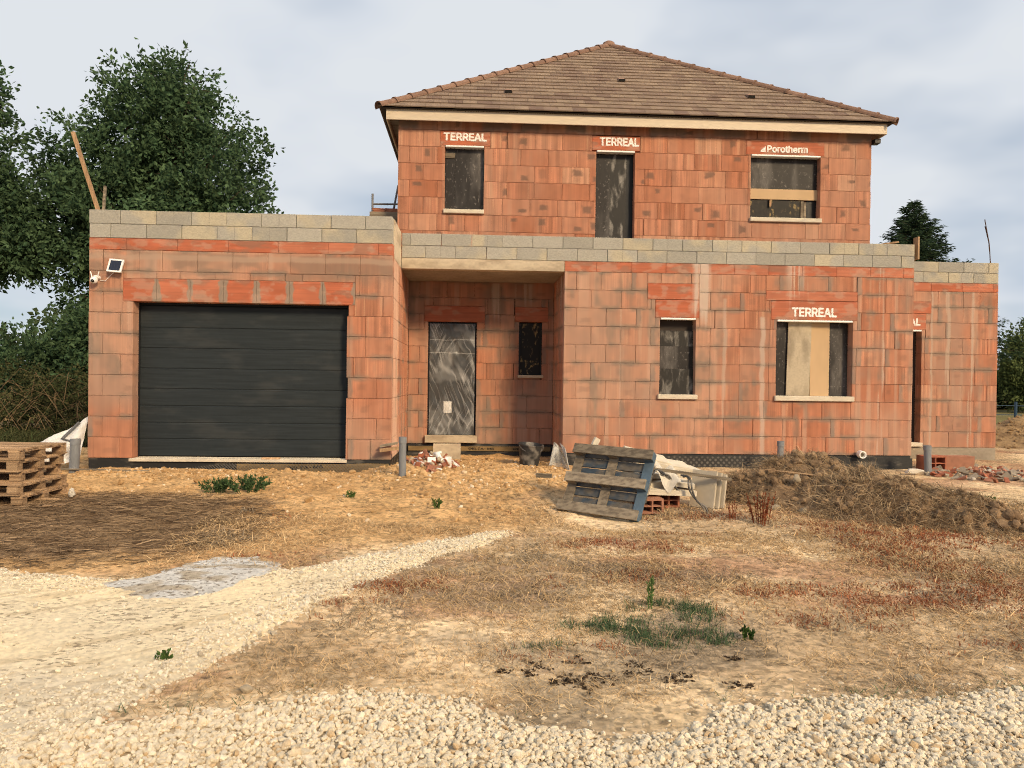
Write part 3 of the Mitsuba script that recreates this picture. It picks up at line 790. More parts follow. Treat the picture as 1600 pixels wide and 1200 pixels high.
def rail(key, o, y):
    bar(key, 'lintel_rail', (o[0] + 0.01, y - 0.006, o[3] - 0.028), (o[1] - 0.005, y + 0.13, o[3] + 0.001), 'white_plastic')


def board(key, name, x0, x1, z0, z1, y, mat, t=0.02, lean=0.0, R=None):
    mb = MB()
    BID[0] += 1
    mb.obox(((x0 + x1) / 2, y + t / 2, (z0 + z1) / 2), ((x1 - x0) / 2, t / 2, (z1 - z0) / 2), R, BID[0])
    put(f'{key}__{name}', mb, mat)


def win(label):
    k = numbered(f'{HOUSE}__window')
    labels[k] = {'label': label}
    return k


# upper windows
k = win('upper window closed with dark sheeting, nearest the left corner')
lintel([LA], Uy, 2, 3, k); letters(k, 'TERREAL', -2.068, -1.295, 5.475, 5.605, Uy - 0.006); rail(k, A, Uy); sill(k, A[0] - 0.02, A[1] + 0.01, 4.165, 4.238, Uy)
board(k, 'board', A[0], -1.86, 4.24, 5.36, Uy + 0.105, 'black_film_board', 0.015); board(k, 'board', -1.858, A[1], 4.24, 5.36, Uy + 0.12, 'black_film_board'); board(k, 'wood_strip', A[0], -1.86, 5.18, 5.27, Uy + 0.088, 'grey_wood', 0.014)
k = win('tall upper doorway closed with dark sheets')
lintel([LB], Uy, 2, 3, k); letters(k, 'TERREAL', 0.749, 1.47, 5.462, 5.60, Uy - 0.006); rail(k, Bo, Uy)
board(k, 'board', Bo[0], 0.97, 3.6, 5.345, Uy + 0.14, 'black_film_board'); board(k, 'board', 0.972, 1.27, 3.6, 5.345, Uy + 0.15, 'splashed_film'); board(k, 'board', 1.272, Bo[1], 3.6, 5.345, Uy + 0.16, 'dark_frame')
k = win('wide upper window boarded up with a beige plank across the middle')
lintel([LC], Uy, 2, 3, k); rail(k, C, Uy); sill(k, C[0] - 0.015, C[1] + 0.02, 4.150, 4.225, Uy)
letters(k, 'Porotherm', 3.835, 4.60, 5.43, 5.545, Uy - 0.006)
mb = MB()
for (x, h, w) in ((3.715, 0.05, 0.03), (3.745, 0.085, 0.03), (3.775, 0.12, 0.035)):
    mb.add([(x, Uy - 0.007, 5.425), (x + w, Uy - 0.007, 5.425), (x + w, Uy - 0.007, 5.425 + h), (x, Uy - 0.007, 5.425 + h * 0.55), (x, Uy - 0.004, 5.425), (x + w, Uy - 0.004, 5.425), (x + w, Uy - 0.004, 5.425 + h), (x, Uy - 0.004, 5.425 + h * 0.55)],
           [(0, 1, 2, 3), (7, 6, 5, 4), (0, 4, 5, 1), (1, 5, 6, 2), (2, 6, 7, 3), (3, 7, 4, 0)])
put(f'{k}__emblem', mb, 'white_print')
board(k, 'board', C[0], C[1], 4.77, 5.352, Uy + 0.15, 'black_film_board'); board(k, 'board', C[0], 4.53, 4.225, 4.60, Uy + 0.15, 'speckled_film'); board(k, 'board', 4.66, C[1], 4.225, 4.60, Uy + 0.17, 'dark_frame')
board(k, 'plank', C[0], C[1], 4.595, 4.785, Uy + 0.125, 'ply_sheet', 0.024); board(k, 'wood_strip', 4.545, 4.60, 4.226, 4.58, Uy + 0.14, 'grey_wood'); board(k, 'wood_strip', 3.94, 3.975, 4.46, 4.60, Uy + 0.10, 'fresh_wood', 0.02, R=roty(0.06))
board(k, 'wood_strip', 4.61, 4.65, 4.226, 4.56, Uy + 0.15, 'grey_wood')
# main storey windows
k = win('narrow ground floor window half closed with black sheets')
lintel([LD1, LD2], 0.0, 2, 2, k); rail(k, D, 0.0); sill(k, D[0] - 0.03, D[1] + 0.03, 0.912, 0.988, 0.0)
board(k, 'board', D[0], D[1], 1.80, 2.06, 0.165, 'splashed_film'); board(k, 'board', D[0], D[1], 1.42, 1.798, 0.15, 'black_film_board'); board(k, 'board', D[0], D[1], 0.99, 1.418, 0.13, 'splashed_film')
board(k, 'board', D[0], D[1], 2.0, 2.24, 0.20, 'inner_dark')
k = win('wide ground floor window closed with a grey board and a plywood board')
lintel([LE1, LE2], 0.0, 2, 2, k); rail(k, E_, 0.0); sill(k, E_[0] - 0.03, E_[1] + 0.02, 0.905, 0.988, 0.0)
letters(k, 'TERREAL', 3.829, 4.60, 2.325, 2.465, -0.006)
board(k, 'board', E_[0], 3.86, 0.99, 2.235, 0.17, 'black_film_board'); board(k, 'board', 3.82, 4.22, 0.99, 2.236, 0.13, 'grey_board', R=roty(0.022)); board(k, 'plywood', 4.225, 4.555, 0.99, 2.236, 0.15, 'ply_sheet'); board(k, 'board', 4.54, E_[1], 0.99, 2.235, 0.18, 'black_film_board')
k = win('tall doorway of the right wing, half hidden by the corner')
lintel([LF1, LF], Wy, 2, 5, k); rail(k, F_, Wy); letters(k, 'TERREAL', 6.33, 7.09, 2.345, 2.475, Wy - 0.006)
bar(k, 'sill', (6.18, Wy - 0.06, 0.015), (7.14, Wy + 0.15, 0.088), 'pale_stone', 0.008)
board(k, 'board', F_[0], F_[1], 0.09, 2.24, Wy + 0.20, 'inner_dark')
k = win('small porch window covered with yellow-specked black sheet')
lintel([LP], Py, 2, 4, k); bar(k, 'sill', (-0.66, Py - 0.05, 1.235), (-0.185, Py + 0.16, 1.288), 'concrete', 0.006)
board(k, 'board', PW[0], PW[1], 1.29, 2.272, Py + 0.12, 'speckled_film'); bar(k, 'frame', (PW[0], Py + 0.09, 1.289), (PW[0] + 0.03, Py + 0.12, 2.27), 'dark_frame'); bar(k, 'frame', (PW[1] - 0.03, Py + 0.09, 1.289), (PW[1], Py + 0.12, 2.27), 'dark_frame')

# front door wrapped in film
k = numbered(f'{HOUSE}__front_door')
labels[k] = {'label': 'dark front door still wrapped in crinkled clear film'}
lintel([LDO], Py, 2, 4, k)
bar(k, 'doorstep', (-2.36, Py - 0.10, 0.02), (-1.40, Py + 0.15, 0.150), 'concrete', 0.01)
for x0, x1, z0, z1 in ((DO[0], DO[0] + 0.06, 0.151, 2.25), (DO[1] - 0.06, DO[1], 0.151, 2.25), (DO[0] + 0.06, DO[1] - 0.06, 2.19, 2.25)):
    bar(k, 'frame', (x0, Py + 0.09, z0), (x1, Py + 0.17, z1), 'dark_frame')
bar(k, 'leaf', (DO[0] + 0.06, Py + 0.115, 0.155), (DO[1] - 0.06, Py + 0.16, 2.188), 'dark_frame')
bar(k, 'handle', (-1.53, Py + 0.085, 1.12), (-1.50, Py + 0.114, 1.26), 'steel')
bar(k, 'paper_notice', (-2.03, Py + 0.108, 0.56), (-1.88, Py + 0.113, 0.78), 'white_plastic')
xs, zs = np.linspace(DO[0] + 0.03, DO[1] - 0.03, 40), np.linspace(0.16, 2.22, 90)
X, Z = np.meshgrid(xs, zs)
crease = meshkit.fbm(np.stack([(X + 0.45 * Z) * 9, (Z - 1.9 * X) * 1.6, X * 0], -1), 4, 3)
Yf = Py + 0.07 + 0.03 * (np.abs(crease - 0.5) * 2) - 0.012
n = len(xs)
i = (np.arange(len(zs) - 1)[:, None] * n + np.arange(n - 1)).ravel()
put(f'{k}__wrapping_film', (np.stack([X.ravel(), Yf.ravel(), Z.ravel()], 1), np.stack([i, i + 1, i + n + 1, i + n], 1)), 'clear_wrap', smooth=True)

# garage door: sectional leaf between dark guides
k = numbered(f'{HOUSE}__garage_door')
labels[k] = {'label': 'anthracite sectional garage door with wide ribs'}
lintel([LG], Gy, 0.5, 1, k)
zb = [0.012, 0.265, 0.505, 0.755, 1.005, 1.305, 1.605, 1.905, 2.235]
for z0, z1 in zip(zb[:-1], zb[1:]):
    mb = MB()
    zs_ = [z0, z0 + 0.004, z0 + 0.010, z1 - 0.016, z1 - 0.001]
    ds_ = [0.248, 0.243, 0.240, 0.240, 0.250]
    v = [(x, Gy + d, z) for z, d in zip(zs_, ds_) for x in (GD[0] - 0.09, GD[1] + 0.09)]
    v += [(x, Gy + 0.28, z) for z in (z0, z1 - 0.001) for x in (GD[0] - 0.09, GD[1] + 0.09)]
    mb.add(v, [(2 * q, 2 * q + 1, 2 * q + 3, 2 * q + 2) for q in range(4)] + [(8, 9, 13, 12), (10, 11, 1, 0), (10, 0, 8, 12), (11, 13, 9, 1)], uv=np.array([[p[0], p[2]] for p in v]))
    put(f'{k}__panel', mb, 'anthracite')
bar(k, 'seal', (GD[0] - 0.01, Gy + 0.203, -0.002), (GD[0] + 0.012, Gy + 0.232, 2.26), 'dark_frame'); bar(k, 'seal', (GD[1] - 0.012, Gy + 0.203, -0.002), (GD[1] + 0.01, Gy + 0.232, 2.26), 'dark_frame'); bar(k, 'seal', (GD[0] + 0.02, Gy + 0.203, 2.236), (GD[1] - 0.02, Gy + 0.232, 2.28), 'dark_frame')
bar(k, 'backing', (GD[0] - 0.12, Gy + 0.285, -0.1), (GD[1] + 0.12, Gy + 0.30, 2.4), 'inner_dark')
bar(k, 'threshold', (GD[0] - 0.03, Gy - 0.035, -0.045), (GD[1] + 0.02, Gy + 0.285, -0.004), 'pale_stone')
bar(k, 'wood_shim', (-4.55, Gy - 0.02, -0.003), (-4.3, Gy + 0.10, 0.018), 'fresh_wood')

# footings and damp-proof sheets
for nm, lo, hi, mat in (('plinth', (GL + 0.01, Gy + 0.012, -0.6), (GR - 0.01, Gy + 0.19, -0.004), 'bitumen'), ('plinth', (0.0, 0.012, -0.6), (MR - 0.01, 0.19, -0.004), 'bitumen'), ('plinth', (GR, Py + 0.012, -0.6), (0.0, Py + 0.19, -0.003), 'bitumen'),
                        ('wing_footing', (MR - 0.2, Wy + 0.006, -0.6), (WR - 0.004, Wy + 0.19, -0.003), 'footing')):
    bar(HOUSE, nm, lo, hi, mat)
put(f'{HOUSE}__plinth', MB().box((GR - 0.19, Gy + 0.2, -0.6), (GR - 0.012, Py, -0.004)).box((0.012, 0.2, -0.6), (0.19, Py, -0.004)).box((GL + 0.012, Gy + 0.2, -0.6), (GL + 0.2, 6.5, -0.004)).box((WR - 0.2, Wy + 0.2, -0.6), (WR - 0.012, 6.5, -0.004)), 'bitumen')


def sheet(key, name, x0, x1, z0, z1, y, mat, wob=0.02, seed=0, nx=80, tz=0.0):
    xs = np.linspace(x0, x1, nx)
    t = np.linspace(0, 1, 8)
    X, Tt = np.meshgrid(xs, t)
    top = z1 + wob * 2 * (nz2(xs, xs * 0, 2.0, 3, seed) - 0.5) + tz * (xs - x0) / (x1 - x0)
    Z = z0 + Tt * (top[None] - z0)
    Yy = y - 0.012 - wob * (1 - 0.3 * Tt) * nz2(X, Z, 3.0, 3, seed + 1)
    v = np.stack([X, Yy, Z], -1).reshape(-1, 3)
    i = (np.arange(7)[:, None] * nx + np.arange(nx - 1)).ravel()
    fr = np.stack([i, i + 1, i + nx + 1, i + nx], 1)
    v2 = v + [0, 0.004, 0]
    m = len(v)
    put(f'{key}__{name}', (np.vstack([v, v2]), np.vstack([fr, fr[:, ::-1] + m])), mat, smooth=True)


sheet(HOUSE, 'dimpled_membrane', 0.5, 5.3, -0.55, -0.045, 0.0, 'dimple_sheet', 0.03, 3)
sheet(HOUSE, 'membrane_flap', 4.6, MR - 0.02, -0.5, -0.03, -0.03, 'bitumen', 0.05, 8, 30)
sheet(HOUSE, 'yellow_band', -4.9, GR - 0.02, -0.20, -0.075, Gy, 'band_sheet', 0.012, 5, tz=0.02)
sheet(HOUSE, 'yellow_band', GR + 0.02, -0.03, -0.13, -0.045, Py, 'band_sheet', 0.01, 6)
letters(HOUSE, 'DELTA-MS', -4.17, -3.66, -0.135, -0.095, Gy - 0.030, 'dark_print', 'membrane_lettering', R=roty(-0.05))
letters(HOUSE, 'DELTA-MS', -1.55, -1.08, -0.105, -0.068, Py - 0.027, 'dark_print', 'membrane_lettering')
letters(HOUSE, 'DELTA-MS', -0.72, -0.25, -0.105, -0.068, Py - 0.027, 'dark_print', 'membrane_lettering')
# drainage net on the garage plinth
mb = MB()
nx0, nx1, nz0, nz1 = -5.6, GR - 0.03, -0.36, -0.06
for s in (-1, 1):
    for q in np.arange(nx0 - 0.4, nx1 + 0.4, 0.045):
        pts = [(q + s * t, Gy - 0.055 - 0.02 * math.sin(q * 3 + t * 7), nz0 + t) for t in np.linspace(0, nz1 - nz0 - 0.09 * max(0, 1 - (q - nx0) / 0.9), 4) if nx0 <= q + s * t <= nx1]
        if len(pts) > 1:
            mb.tube(pts, 0.0035, 3, False)
put(f'{HOUSE}__drainage_net', mb, 'net_grey', kind='stuff')

# ------------------------------------------------------------------ hip roof
ROOF = f'{HOUSE}__roof'
EX0, EX1, EY0, EZ = -3.16, 6.06, 0.94, 5.955
AP = np.array([1.42, 4.30, 8.60])
EY1 = 2 * AP[1] - EY0
cor = [np.array(q, float) for q in ((EX0, EY0, EZ), (EX1, EY0, EZ), (EX1, EY1, EZ), (EX0, EY1, EZ))]
mb = MB().add([c - [0, 0, 0.03] for c in cor] + [AP - [0, 0, 0.03]], [(0, 1, 4), (1, 2, 4), (2, 3, 4), (3, 0, 4), (0, 3, 2), (0, 2, 1)])
put(f'{ROOF}__decking', mb, 'inner_dark')
from shapely.geometry import Polygon, box as sbox

TID = [0]


def slope(c0, c1, single, rows=22, w=0.26):
    mid = (c0 + c1) / 2
    X = (c1 - c0) / np.linalg.norm(c1 - c0)
    up = AP - mid
    up = up - X * (up @ X)
    L = np.linalg.norm(up)
    Tv = up / L
    N = np.cross(X, Tv)
    ax = (AP - c0) @ X
    W = np.linalg.norm(c1 - c0)
    tri = Polygon([(-0.0, 0), (W, 0), (ax, L)]).buffer(-0.02)
    e = L / rows
    count, rest = 0, MB()
    for k in range(rows):
        t0 = k * e - (0.03 if k == 0 else 0)
        for s in np.arange(-w * (0.5 if k % 2 else 1.0), W, w):
            g = sbox(s + 0.002, t0, s + w - 0.002, k * e + e + 0.035).intersection(tri if k else Polygon([(-0.02, -0.04), (W + 0.02, -0.04), (W, 0), (ax, L), (0, 0)]))
            if g.is_empty or g.geom_type != 'Polygon' or g.area < 0.002:
                continue
            q = np.array(g.exterior.coords)[:-1]
            if Polygon(q).exterior.is_ccw is False:
                q = q[::-1]
            TID[0] += 1
            lift = rng.uniform(0, 0.003)
            h = 0.006 + lift + 0.022 * np.clip(1 - (q[:, 1] - k * e) / e, 0, 1)
            base = c0 + q[:, :1] * X + q[:, 1:] * Tv
            top, bot = base + N * h[:, None], base + N * (h - 0.02)[:, None]
            m = len(q)
            f = [[0, j, j + 1] for j in range(1, m - 1)] + [[m, m + j + 1, m + j] for j in range(1, m - 1)] + [[j, m + j, m + (j + 1) % m] for j in range(m)] + [[j, m + (j + 1) % m, (j + 1) % m] for j in range(m)]
            one = single and count < 300
            mb = MB() if one else rest
            mb.add(np.vstack([top, bot]), f, np.tile([8.0 * TID[0] + 1, 1], (2 * m, 1)) + np.vstack([q, q])[:, :2] * 0.01)
            if one:
                put(f'{ROOF}__tile', mb, 'roof_tile_skin')
                count += 1
    if rest.n:
        put(f'{ROOF}__tile_field', rest, 'roof_tile_skin', kind='stuff')


slope(cor[0], cor[1], True)
slope(cor[1], cor[2], False)
slope(cor[2], cor[3], False)
slope(cor[3], cor[0], False)


def caps(c, n=18):
    d = AP - c
    L = np.linalg.norm(d)
    d = d / L
    side = np.cross(d, [0, 0, 1.0])
    side /= np.linalg.norm(side)
    up = np.cross(side, d)
    for k in range(n):
        a, b = c + d * (L * k / n - 0.05), c + d * (L * (k + 1) / n + 0.005)
        ang = np.linspace(-0.15, np.pi + 0.15, 9)
        v = []
        for q, r in ((a, 0.118), (a + d * 0.035, 0.116), (a + d * 0.04, 0.103), (b, 0.092)):
            for w in (r, r - 0.016):
                v += [q + side * math.cos(t) * w + up * (math.sin(t) * w * 0.85 - 0.012) for t in ang]
        f = []
        m = 9
        for q in range(3):
            for j in range(8):
                o, p_ = q * 2 * m + j, (q + 1) * 2 * m + j
                f += [(o, o + 1, p_ + 1, p_), (o + m, p_ + m, p_ + m + 1, o + m + 1)]
        for q in (0, 3):
            for j in range(8):
                o = q * 2 * m + j
                f.append((o, o + m, o + m + 1, o + 1) if q == 0 else (o, o + 1, o + m + 1, o + m))
        TID[0] += 1
        mb = MB().add(v, f, np.tile([8.0 * TID[0] + 1, 1], (len(v), 1)))
        put(f'{ROOF}__ridge_tile', mb, 'ridge_skin')


for c in cor:
    caps(c)
mb = MB()
mb.tube([AP + [0, 0, -0.03], AP + [0, 0, 0.06], AP + [0, 0, 0.11]], [0.15, 0.13, 0.04], 10)
put(f'{ROOF}__apex_cap', mb, 'ridge_skin', smooth=40)
for s, t in ((2.26, 0.80), (4.50, 1.70), (6.86, 0.96)):  # tile vents
    up = np.array([0, AP[1] - EY0, AP[2] - EZ]); up /= np.linalg.norm(up); N = np.cross([1.0, 0, 0], up)
    o = cor[0] + np.array([s, 0, 0]) + up * t + N * 0.03
    v = [o + np.array([a, 0, 0]) + up * b + N * h for a, b, h in ((-0.07, 0, 0), (0.07, 0, 0), (0.07, 0.2, 0), (-0.07, 0.2, 0), (-0.06, 0.02, 0.05), (0.06, 0.02, 0.05), (0.05, 0.19, 0.012), (-0.05, 0.19, 0.012))]
    kk = put(f'{ROOF}__tile_vent', MB().add(v, [(4, 5, 6, 7), (1, 2, 6, 5), (2, 3, 7, 6), (3, 0, 4, 7)]), 'ridge_skin')
    v = [o + np.array([a, 0, 0]) + up * b + N * h for a, b, h in ((-0.066, 0.004, 0.002), (0.066, 0.004, 0.002), (0.056, 0.018, 0.044), (-0.056, 0.018, 0.044))]
    put(f'{ROOF}__vent_mouth', MB().add(v, [(0, 1, 2, 3)]), 'lens_black')
FX0, FX1 = -3.07, 5.97
bar(ROOF, 'fascia', (FX0, EY0 + 0.06, 5.745), (FX1, EY0 + 0.085, 5.945), 'fascia_paint', 0.003)
put(f'{ROOF}__fascia', MB().box((FX0, EY0 + 0.0865, 5.745), (FX0 + 0.025, EY1 - 0.06, 5.942)), 'fascia_paint')
put(f'{ROOF}__fascia', MB().box((FX1 - 0.025, EY0 + 0.0865, 5.745), (FX1, EY1 - 0.06, 5.942)), 'fascia_paint')
put(f'{ROOF}__soffit', MB().box((FX0 + 0.03, EY0 + 0.09, 5.845), (FX1 - 0.03, EY1 - 0.1, 5.865)), 'grey_wood')
bar(ROOF, 'gutter_bracket', (UR + 0.01, Uy - 0.1, 5.62), (UR + 0.12, Uy + 0.05, 5.70), 'dark_frame')

# ------------------------------------------------------------------ things on the house
k = thing('solar_panel', 'small tilted solar panel with white frame on the garage wall', 'solar panel')
R = rotz(0.0) @ rotx(-0.35) @ roty(0.08)
c = np.array([-6.615, Gy - 0.075, 2.757])
put(f'{k}__cell_panel', MB().obox(c + R @ [0, -0.008, 0], (0.078, 0.003, 0.078), R), 'solar_cell')
for a, h in (((-0.09, 0, 0), (0.012, 0.012, 0.1)), ((0.09, 0, 0), (0.012, 0.012, 0.1)), ((0, 0, 0.09), (0.078, 0.012, 0.012)), ((0, 0, -0.09), (0.078, 0.012, 0.012))):
    put(f'{k}__frame', MB().obox(c + R @ np.array(a), h, R), 'white_plastic')
put(f'{k}__bracket', MB().tube([c + R @ [0, 0.01, 0], c + [0, 0.04, -0.02], (c[0], Gy, c[2] - 0.03)], 0.012, 6), 'white_plastic')
k = thing('security_camera', 'white dome security camera with two aerials on the garage corner', 'security camera')
c = np.array([-6.905, Gy - 0.09, 2.545])
sp = trimesh.creation.icosphere(3, 0.052)
put(f'{k}__housing', (sp.vertices * [1.0, 1.0, 0.95] + c, sp.faces), 'white_plastic', smooth=True)
put(f'{k}__bracket', MB().tube([c + [0.0, 0.0, 0.045], c + [0.02, 0.02, 0.05], c + [0.03, 0.09, 0.045]], 0.026, 10), 'white_plastic', smooth=40)
put(f'{k}__lens', (sp.vertices * 0.5 + c + [0.0, -0.035, -0.012], sp.faces), 'lens_black', smooth=True)
for dx in (-0.065, 0.055):
    put(f'{k}__aerial', MB().tube([c + [dx * 0.6, 0.03, 0.03], c + [dx, 0.03, 0.13]], [0.008, 0.006], 6), 'white_plastic')
pts = [c + [0.05, 0.07, 0.01], c + [0.12, 0.08, 0.0], c + [0.2, 0.082, 0.09], (-6.63, Gy - 0.01, 2.70)]
put('cable', MB().tube(pts, 0.004, 5), 'white_plastic', label='thin pale cable from the dome camera up to the solar panel', cat='cable')

put('timber', MB().obox((-7.125, -1.17, 4.13), (0.024, 0.020, 0.60), roty(-0.315), 1), 'fresh_wood', label='pale timber batten leaning up from the garage parapet corner', cat='timber')
put('timber', MB().obox((-6.915, -1.06, 3.72), (0.016, 0.016, 0.24), roty(0.06), 2), 'grey_wood', label='short thin stick beside the long leaning batten on the garage roof', cat='stick')
k = thing('scaffold_frame', 'grey tubular scaffold rail on the flat roof beside the upper storey', 'scaffold')
put(f'{k}__post', MB().tube([(-3.40, 1.9, 3.16), (-3.405, 1.9, 4.64)], 0.021, 8), 'steel', smooth=40)
put(f'{k}__rail', MB().tube([(-3.40, 1.9, 4.45), (-2.88, 1.9, 4.46)], 0.018, 8), 'steel', smooth=40)
put(f'{k}__brace', MB().tube([(-3.10, 1.95, 3.9), (-2.93, 1.9, 4.81)], 0.019, 8), 'steel', smooth=40)
k = thing('tile_stack', 'small stack of red roof tiles behind the scaffold rail', 'tile stack')
for a in range(5):
    for b in range(2):
        mb = MB().obox((-3.28 + 0.24 * b + rng.uniform(-0.02, 0.02), 2.02, 4.31 + 0.014 * a), (0.115, 0.15, 0.006), roty(rng.uniform(-0.05, 0.05)), a * 2 + b)
        put(f'{k}__tile', mb, 'terracotta')
put(f'{k}__stand', MB().box((-3.45, 1.85, 3.16), (-2.92, 2.2, 4.30)), 'grey_wood')
k = thing('rebar', 'two thin rusty rods standing out of the right wing parapet', 'rebar')
put(f'{k}__rod', MB().tube([(8.55, Wy + 0.1, 3.3), (8.50, Wy + 0.1, 3.95), (8.40, Wy + 0.1, 4.43)], 0.009, 5), 'rebar_rust')
put(f'{k}__rod', MB().tube([(8.565, Wy + 0.1, 3.3), (8.50, Wy + 0.12, 4.0), (8.42, Wy + 0.12, 4.30)], 0.008, 5), 'rebar_rust')
put('plank', MB().obox((6.02, 0.1, 3.52), (0.014, 0.07, 0.19), None, 3), 'fresh_wood', label='upright plank fixed at the right end of the long parapet', cat='plank')
put('plank', MB().obox((5.80, 0.55, 3.685), (0.16, 0.02, 0.014), roty(-0.16), 4), 'fresh_wood', label='short plank lying on the flat roof behind the upright parapet plank', cat='plank')


# ------------------------------------------------------------------ things on the ground
def hz(x, y):
    return float(H(np.array([x]), np.array([y]))[0])


def pipe(x, y, r, top, tilt, label, group=None):
    z0 = hz(x, y) - 0.25
    k = thing('pvc_pipe', label, 'pipe', group)
    a, b = np.array([x, y, z0]), np.array([x + tilt, y, top])
    put(f'{k}__tube', MB().tube([a, b - (b - a) * 0.02], r, 18, False), 'grey_pvc', smooth=40)
    d = (b - a) / np.linalg.norm(b - a)
    ang = np.arange(18) * 2 * np.pi / 18
    v = []
    for zz, rr in ((-0.085, r), (-0.08, r + 0.006), (0.0, r + 0.006), (0.0, r - 0.004), (-0.09, r - 0.004)):
        v += [b + d * zz + np.array([math.cos(t) * rr, math.sin(t) * rr, 0]) for t in ang]
    f = [(q * 18 + j, q * 18 + (j + 1) % 18, (q + 1) * 18 + (j + 1) % 18, (q + 1) * 18 + j) for q in range(4) for j in range(18)]
    put(f'{k}__socket', MB().add(v, f), 'grey_pvc', smooth=40)
    put(f'{k}__plug', MB().tube([b - d * 0.1, b - d * 0.085], r - 0.002, 18), 'lens_black')
    return k


pipe(-7.04, -1.62, 0.064, 0.30, 0.03, 'thick grey waste pipe at the left corner of the garage beside the white bag')
pipe(-2.40, -2.5, 0.047, 0.435, 0.0, 'tall grey waste pipe standing free before the porch opening')
pipe(3.42, -0.60, 0.050, 0.275, 0.01, 'short grey pipe by the wide window, half hidden by the dead grass heap', None)
pipe(5.86, -0.62, 0.055, 0.23, -0.03, 'leaning grey pipe beside the right corner of the front wall')
k = thing('pipe_stub', 'short white pipe end lying on the black membrane at the wall foot', 'pipe')
ang = np.arange(20) * 2 * np.pi / 20
v = []
for yy, rr in ((0.0, 0.062), (-0.0, 0.045), (0.25, 0.045), (0.25, 0.062)):
    v += [(4.98 + math.cos(t) * rr + 0.1 * yy, -0.22 + yy * 0.6, 0.03 + math.sin(t) * rr) for t in ang]
put(f'{k}__tube', MB().add(v, [(q * 20 + j, q * 20 + (j + 1) % 20, ((q + 1) % 4) * 20 + (j + 1) % 20, ((q + 1) % 4) * 20 + j) for q in range(4) for j in range(20)]), 'white_plastic', smooth=40)
put(f'{k}__liner', MB().tube([(4.99, -0.12, 0.03), (4.995, -0.10, 0.03)], 0.046, 16), 'footing')


def pallet(key, o, R, L=1.2, Dp=0.8, wood='pallet_wood', blockw=None, deckw=None, names=('deck_plank', 'block', 'bottom_plank', 'stringer_plank'), nd=7, seed=0):
    """a pallet lying flat: x along its length, deck on top"""
    r = random.Random(seed)

    def bx(nm, c, h, mat):
        mb = MB()
        BID[0] += 1
        w = rotz(r.uniform(-0.012, 0.012)) @ roty(r.uniform(-0.008, 0.008))
        mb.obox(o + R @ np.array(c), h, R @ w, BID[0])
        put(f'{key}__{nm}', mb, mat)
    for j in range(3):
        y = (j - 1) * (Dp / 2 - 0.05)
        bx(names[2], (0, y, 0.009), (L / 2, 0.05, 0.009), wood)
        for x in (-L / 2 + 0.07, 0, L / 2 - 0.07):
            bx(names[1], (x + r.uniform(-0.01, 0.01), y, 0.054), (0.06, 0.048, 0.036), blockw or wood)
    for x in (-L / 2 + 0.07, 0, L / 2 - 0.07):
        bx(names[3], (x, 0, 0.0985), (0.06, Dp / 2, 0.008), deckw or wood)
    for j in range(nd):
        y = -Dp / 2 + 0.05 + (Dp - 0.1) * j / (nd - 1)
        bx(names[0], (r.uniform(-0.012, 0.012), y, 0.116), (L / 2, 0.042, 0.009), deckw or wood)


zst = hz(-6.9, -3.6) - 0.02
places = [(-7.0, -3.45, -0.04, 'bottom pallet of the weathered wooden stack'), (-7.01, -3.46, -0.07, 'second pallet from the bottom of the wooden stack'), (-7.09, -3.42, 0.03, 'middle pallet of the wooden stack, set a little back'), (-7.06, -3.44, -0.03, 'fourth pallet from the bottom of the wooden stack'),
          (-7.04, -3.42, -0.06, 'topmost pallet of the weathered wooden stack')]
for j, (x, y, a, lab) in enumerate(places):
    k = thing('wooden_pallet', lab, 'pallet', 'pallets stacked left of the garage')
    pallet(k, np.array([x, y, zst + 0.1265 * j]), rotz(a), 1.2, 0.9, seed=j)

# blue pallet tilted against the slabs: seen from below
k = thing('wooden_pallet', 'blue painted pallet tipped up on its edge before the pale slabs', 'pallet')
ca, cb = np.array([-0.54, -3.92, -0.255]), np.array([0.27, -4.48, -0.275])
ex = (cb - ca) / np.linalg.norm(cb - ca)
Lp = np.linalg.norm(cb - ca)
lean = np.array([0.10, 0.42, 0.0]) - ex * (np.array([0.10, 0.42, 0.0]) @ ex)
ey = lean + np.array([0, 0, 0.66])
ey = ey - ex * (ey @ ex)
Dp = 0.84
ey /= np.linalg.norm(ey)
ez = np.cross(ex, ey)
Rb = np.stack([ex, ey, ez], 1)
Rb = Rb @ np.diag([1, 1, 1])
# underside faces the camera: its bottom planks lie at local z = 0, so local z must run away from the camera
if (ez @ (CAM - ca)) > 0:
    Rb = np.stack([ex, ey, -ez], 1)
r = random.Random(3)
o = (ca + cb) / 2 + ey * (Dp / 2)
for j in range(3):
    y = (j - 1) * (Dp / 2 - 0.055)
    mb = MB(); BID[0] += 1
    mb.obox(o + Rb @ [0.0, y, 0.012], (Lp / 2, 0.057, 0.012), Rb @ rotz(r.uniform(-0.02, 0.02)), BID[0])
    put(f'{k}__bottom_plank', mb, 'grey_wood')
    for x in (-Lp / 2 + 0.06, 0.0, Lp / 2 - 0.055):
        mb = MB(); BID[0] += 1
        mb.obox(o + Rb @ [x, y, 0.066], (0.055, 0.05, 0.041), Rb, BID[0])
        put(f'{k}__block', mb, 'blue_edge' if x > 0.3 else 'grey_wood')
for x in (-Lp / 2 + 0.06, 0.0, Lp / 2 - 0.055):
    mb = MB(); BID[0] += 1
    mb.obox(o + Rb @ [x, 0, 0.118], (0.055, Dp / 2, 0.010), Rb, BID[0])
    put(f'{k}__stringer_plank', mb, 'blue_edge' if x > 0.3 else 'grey_wood')
